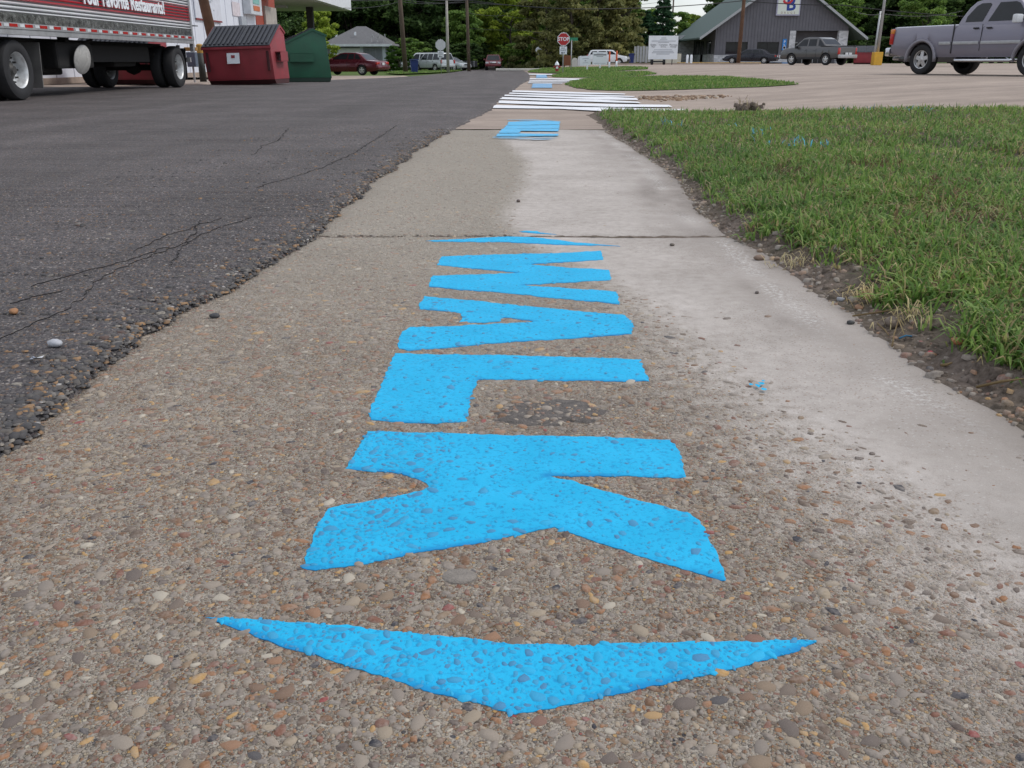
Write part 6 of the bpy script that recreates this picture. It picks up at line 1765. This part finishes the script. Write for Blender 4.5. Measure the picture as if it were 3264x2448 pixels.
# clods
def clod(px, py, r, label, n=26, dz=.05):
    x0, y0 = gp(px * S, py * S, dz)
    t = empty('earth_clod', (x0, y0, float(plot_z(x0, y0)) + .05), 0, label, 'earth clod')
    P = np.column_stack([rng.normal(0, r * .45, n), rng.normal(0, r * .35, n), np.abs(rng.normal(0, r * .22, n))]); rr_ = r * (.2 + .3 * rng.random(n))
    rr_ *= .6
    V, Q, T = domes(P, rr_, rr_, rr_ * .9, rng.random(n) * 3)
    obj('lump', np_mesh('lump', V, Q, T), M['soil'], t, kind='stuff')
    q = rng.normal(0, r * .5, (60, 2))
    grass('straw', q, np.abs(rng.normal(0, r * .25, 60)), r * .6, r * .03, M['straw'], t, lean=1.0)
    return t
clod(1617, 246, .15, 'dark earth clod with straw on the far edge of the near grass', 40, .1)

# ------------------------------------------------------------------ trees
def leaf_mat(name, c0, c1, c2):
    return blade_mat(name, [(0.0, c0), (0.55, c1), (1.0, c2)])
T_dark = leaf_mat('dark_leaves', (0.0351, 0.0648, 0.0216), (0.0837, 0.1485, 0.0486), (0.1755, 0.2767, 0.0891))
T_mid = leaf_mat('mid_green_leaves', (0.0743, 0.135, 0.0324), (0.1755, 0.297, 0.0702), (0.3105, 0.459, 0.1148))
T_yel = leaf_mat('yellow_green_leaves', (0.161, 0.23, 0.0322), (0.3105, 0.414, 0.0575), (0.46, 0.552, 0.1035))
T_cyp = leaf_mat('olive_brown_needles', (0.099, 0.1122, 0.0396), (0.2145, 0.2277, 0.0858), (0.3547, 0.3547, 0.1518))
T_con = leaf_mat('blue_green_needles', (0.0224, 0.063, 0.0308), (0.049, 0.1232, 0.063), (0.105, 0.21, 0.105))
T_lime = leaf_mat('fresh_green_leaves', (0.040, 0.09, 0.015), (0.08, 0.17, 0.03), (0.13, 0.24, 0.05))
M['bark'] = mat('bark', (0.06, 0.047, 0.038), .9, var=.3, scale=5, bmp=.6, bscale=20)

def crown_mesh(name, kind, n, seed):
    r_ = np.random.default_rng(seed)
    C = []
    if kind == 'broad':            # unit: height 1 at top, radius about .45
        k = 95
        th = r_.random(k) * 6.283; u = r_.random(k); zz = .06 + .9 * u
        prof = np.sqrt(np.clip(1 - ((zz - .5) / .52) ** 2, .04, 1)) * .42
        lump = .72 + .5 * vnoise(np.cos(th) * 1.6 + seed, zz * 4 + np.sin(th) * 1.6, 1.0, seed)
        rad = prof * lump * np.sqrt(.15 + .85 * r_.random(k))
        C = np.column_stack([np.cos(th) * rad, np.sin(th) * rad, zz]); cr = .035 + .055 * r_.random(k)
    elif kind == 'cypress':        # tiers of drooping feathery sprays
        k = 190
        th = r_.random(k) * 6.283; zz = .03 + .95 * r_.random(k) ** 1.1
        rad = (.06 + .42 * (1 - zz) ** .65) * (.25 + .75 * np.sqrt(r_.random(k)))
        C = np.column_stack([np.cos(th) * rad, np.sin(th) * rad, zz - .12 * rad]); cr = .028 + .045 * r_.random(k)
    else:                           # conifer
        k = 220
        th = r_.random(k) * 6.283; zz = .02 + .97 * r_.random(k) ** 1.2
        rad = (.02 + .34 * (1 - zz) ** .8) * (.3 + .7 * np.sqrt(r_.random(k)))
        C = np.column_stack([np.cos(th) * rad, np.sin(th) * rad, zz]); cr = .022 + .035 * r_.random(k)
    idx = r_.integers(0, k, n)
    flat = .6 if kind == 'broad' else .42
    D = r_.normal(0, 1, (n, 3)); D /= np.linalg.norm(D, axis=1)[:, None]; D *= (r_.random(n) ** .45)[:, None]
    P = C[idx] + D * cr[idx][:, None] * np.array([1.25, 1.25, flat])
    if kind != 'broad':
        out = C[idx][:, :2]; P[:, 2] -= .06 * np.abs(D[:, 0]) * cr[idx] * 8 * .3
    P[:, 2] = np.clip(P[:, 2], .005, 1.05)
    sz = (.0135 if kind == 'broad' else .0135) * (.6 + .9 * r_.random(n))
    nv = r_.normal(0, 1, (n, 3)); nv[:, 2] = np.abs(nv[:, 2]) + .4; nv /= np.linalg.norm(nv, axis=1)[:, None]
    a = np.cross(nv, r_.normal(0, 1, (n, 3))); a /= np.linalg.norm(a, axis=1)[:, None]; b = np.cross(nv, a)
    a *= sz[:, None] * 1.5; b *= sz[:, None] * .75
    V = np.stack([P - a, P - b, P + a, P + b], 1).reshape(-1, 3)
    i = np.arange(n) * 4
    return np_mesh(name, V, np.stack([i, i + 1, i + 2, i + 3], -1))
def trunk_mesh(seed, kind):
    r_ = random.Random(seed); mb = MB()
    top = .7 if kind == 'broad' else .95
    pts = [(r_.uniform(-.01, .01) * k, r_.uniform(-.01, .01) * k, top * k / 5) for k in range(6)]
    mb.tube(pts, [.022, .018, .015, .011, .007, .003], 8)
    for k in range(9):
        z = .12 + .5 * r_.random(); a = r_.random() * 6.283; l = .12 + .18 * r_.random()
        mb.tube([(0, 0, z), (l * .5 * math.cos(a), l * .5 * math.sin(a), z + .05), (l * math.cos(a), l * math.sin(a), z + .10 + .05 * r_.random())], [.008, .005, .002], 5)
    me = bpy.data.meshes.new('trunk'); me.from_pydata(mb.v, [], mb.f); me.materials.append(M['bark'])
    me.polygons.foreach_set('use_smooth', np.ones(len(me.polygons), bool)); return me
CR = {'broad': [crown_mesh('crown', 'broad', 20000, s_) for s_ in (1, 2, 3)], 'cypress': [crown_mesh('crown', 'cypress', 24000, s_) for s_ in (4, 5)], 'conifer': [crown_mesh('crown', 'conifer', 26000, 6)]}
TR = {k: [trunk_mesh(s_, k) for s_ in (1, 2)] for k in CR}
for ms in CR.values():
    for me in ms: me.materials.append(T_dark)
tcount = 0
def tree(px, Y, h, wfac, kind, lm, label, group, name=None, z0=0.0):
    global tcount
    tcount += 1
    x = px_x(px, Y)
    t = empty(name or {'broad': 'broadleaf_tree', 'cypress': 'cypress_tree', 'conifer': 'conifer_tree'}[kind], (x, Y, Hf(x, Y) - .1), tcount * 1.7, label, 'tree', group)
    for nm, me in (('crown', CR[kind][tcount % len(CR[kind])]), ('trunk', TR[kind][tcount % 2])):
        o = bpy.data.objects.new(nm, me); col.objects.link(o); o.parent = t
        o.scale = (h * wfac, h * wfac, h * (1 if nm == 'crown' else .9))
        if nm == 'crown':
            o.location = (0, 0, z0)
            o.material_slots[0].link = 'OBJECT'; o.material_slots[0].material = lm
    return t
GD = 'dark trees of the wood left of the road'
LD = 'tall dark tree in the back row of the wood left of the road'
for px, Y, h, lb in ((560, 112, 11, 'dark tree seen under the canopy beyond the orange annex'), (618, 120, 12, 'dark tree between the two front canopy posts'), (668, 126, 12, 'dark tree behind the right canopy post'), (716, 130, 13, 'dark tree above the left eave of the grey house'), (762, 124, 14, 'dark tree directly behind the grey house roof peak'), (802, 134, 14, 'dark tree above the satellite dishes of the grey house'), (842, 126, 15, 'dark tree just left of the dark wooden pole'), (884, 122, 14, 'dark tree just right of the dark wooden pole'), (924, 128, 15, 'dark tree above the silver SUV'), (962, 124, 14, 'dark tree behind the short pale pole'), (996, 132, 15, 'dark tree just left of the grey wooden pole'), (1026, 142, 15, 'dark tree just right of the grey wooden pole'), (740, 150, 18, LD), (820, 155, 19, LD), (900, 150, 18, LD), (980, 158, 19, LD), (1040, 172, 18, LD)):
    tree(px, Y, h, 1.05, 'broad', T_dark, lb, GD)
tree(690, 96, 6.0, .9, 'broad', T_yel, 'small yellow-green tree seen under the fuel canopy', None)
tree(1000, 116, 7.0, .9, 'broad', T_mid, 'mid green bushy tree at the wood edge behind the trailer', None)
tree(1040, 128, 7.5, .9, 'broad', T_mid, 'mid green tree leaning over the left road end', None)
tree(1104, 122, 10.5, .95, 'broad', T_yel, 'tall yellow-green tree right of the minivan at the road end', None)
tree(1078, 150, 13, .9, 'broad', T_yel, 'yellow-green tree behind the minivan closing the road', None)
tree(1138, 132, 9.0, .85, 'broad', T_mid, 'mid green tree between the yellow-green tree and the cypresses', None)
tree(1180, 112, 12.5, .78, 'cypress', T_cyp, 'leftmost olive-brown cypress behind the hydrant', 'olive-brown cypresses')
tree(1232, 104, 11.2, .80, 'cypress', T_cyp, 'olive-brown cypress directly behind the street name sign', 'olive-brown cypresses')
tree(1288, 107, 11.6, .85, 'cypress', T_cyp, 'broad olive-brown cypress behind the notice boards', 'olive-brown cypresses')
tree(1338, 112, 10.2, .82, 'cypress', T_cyp, 'rightmost olive-brown cypress beside the blue-green conifer', 'olive-brown cypresses')
tree(1210, 140, 13.0, .8, 'cypress', T_dark, 'dark cypress behind the gap between the left two cypresses', None)
tree(1272, 142, 12.0, .8, 'cypress', T_dark, 'dark cypress behind the notice boards and the broad cypress', None)
tree(1330, 150, 11.0, .8, 'broad', T_dark, 'dark tree filling the gap behind the rightmost cypress', None)
for px, Y in ((1165, 136), (1190, 150), (1240, 132), (1262, 128), (1305, 134), (1352, 140)):
    tree(px, Y, 9.5, 1.1, 'broad', T_mid, 'mid green tree filling in behind the cypresses', 'green trees behind the cypresses')
tree(1426, 122, 8.4, .85, 'conifer', T_con, 'pointed blue-green conifer behind the message sign', None)
tree(1395, 135, 7.0, .95, 'conifer', T_con, 'lower blue-green conifer left of the pointed one', None)
tree(1462, 132, 6.8, .95, 'broad', T_mid, 'mid green tree between the conifer and the store roof', None)
tree(1490, 150, 7.4, .9, 'broad', T_yel, 'yellow-green tree top showing left of the store roof', None)
tree(1385, 165, 8.6, .9, 'broad', T_yel, 'pale yellow-green tree top left of the conifer against the sky', None)
tree(1565, 150, 12.5, .8, 'broad', T_dark, 'dark tree top rising behind the left slope of the store roof', None)
GR = 'dark trees behind the lot on the right'
LR = 'dark tree mostly hidden behind the others or the pickup cab on the right'
for px, Y, h, lb in ((1740, 150, 14, 'dark tree hidden behind the right half of the store roof'), (1790, 140, 15, 'dark tree meeting the right slope of the store roof'), (1834, 134, 15, 'dark tree just beyond the right eave of the store'), (1878, 128, 14, 'dark tree just left of the yellow-based pole'), (1920, 132, 15, 'dark tree just right of the yellow-based pole'), (1962, 126, 14, 'dark tree above the tail of the lilac-grey pickup'), (2006, 132, 15, 'dark tree above the middle of the pickup bed'), (2050, 126, 14, 'dark tree touching the rear of the pickup cab'), (2096, 132, 15, LR), (2140, 126, 14, LR), (2186, 132, 15, LR), (2232, 126, 14, LR), (2280, 130, 15, LR), (1860, 160, 20, LR), (1960, 162, 20, LR), (2060, 160, 20, LR), (2160, 160, 20, LR)):
    tree(px, Y, h, 1.05, 'broad', T_dark, lb, GR)
tree(1985, 112, 9.0, .85, 'broad', T_mid, 'brighter green tree rising above the pickup bed', None)
tree(1805, 120, 8.5, .9, 'broad', T_mid, 'mid green tree just right of the store gable', None)
def shrub(px, Y, h, lm, label, group=None): tree(px, Y, h, 1.35, 'broad', lm, label, group, name='shrub')
shrub(862, 97, 2.6, T_lime, 'bright green shrub at the corner of the grey house')
shrub(884, 106, 3.6, T_mid, 'mid green shrub behind the blue bin and pole')
GS = 'shrubs along the foot of the left wood'
for px, Y, h in ((900, 114, 3.4), (940, 114, 3.6), (975, 113, 3.0), (1012, 113, 3.2), (1034, 120, 3.2), (660, 105, 3.0), (625, 100, 3.2)):
    shrub(px, Y, h, T_dark, 'dark shrub at the foot of the left wood', GS)
for px, Y, h, lab in ((1096, 116, 3.2, 'olive shrub under the yellow-green tree beside the minivan'), (1124, 114, 2.8, 'olive shrub beside the round white disc'), (1152, 116, 3.0, 'olive shrub left of the hydrant trees')):
    shrub(px, Y, h, T_mid, lab)
for px, Y, h in ((1180, 124, 3.4), (1220, 124, 3.0), (1260, 124, 3.2), (1300, 124, 3.4), (1340, 124, 3.0), (1372, 118, 3.0)):
    shrub(px, Y, h, T_cyp if px % 40 else T_mid, 'olive undergrowth bush beneath the cypresses', 'bushes beneath the cypresses')
for px, Y, h in ((1850, 116, 3.4), (1885, 118, 3.4), (1915, 116, 3.2), (1950, 118, 3.2), (2000, 118, 3.4), (2060, 116, 3.2), (2120, 118, 3.4), (2180, 116, 3.2)):
    shrub(px, Y, h, T_dark, 'dark shrub at the foot of the trees behind the lot', 'shrubs behind the lot')
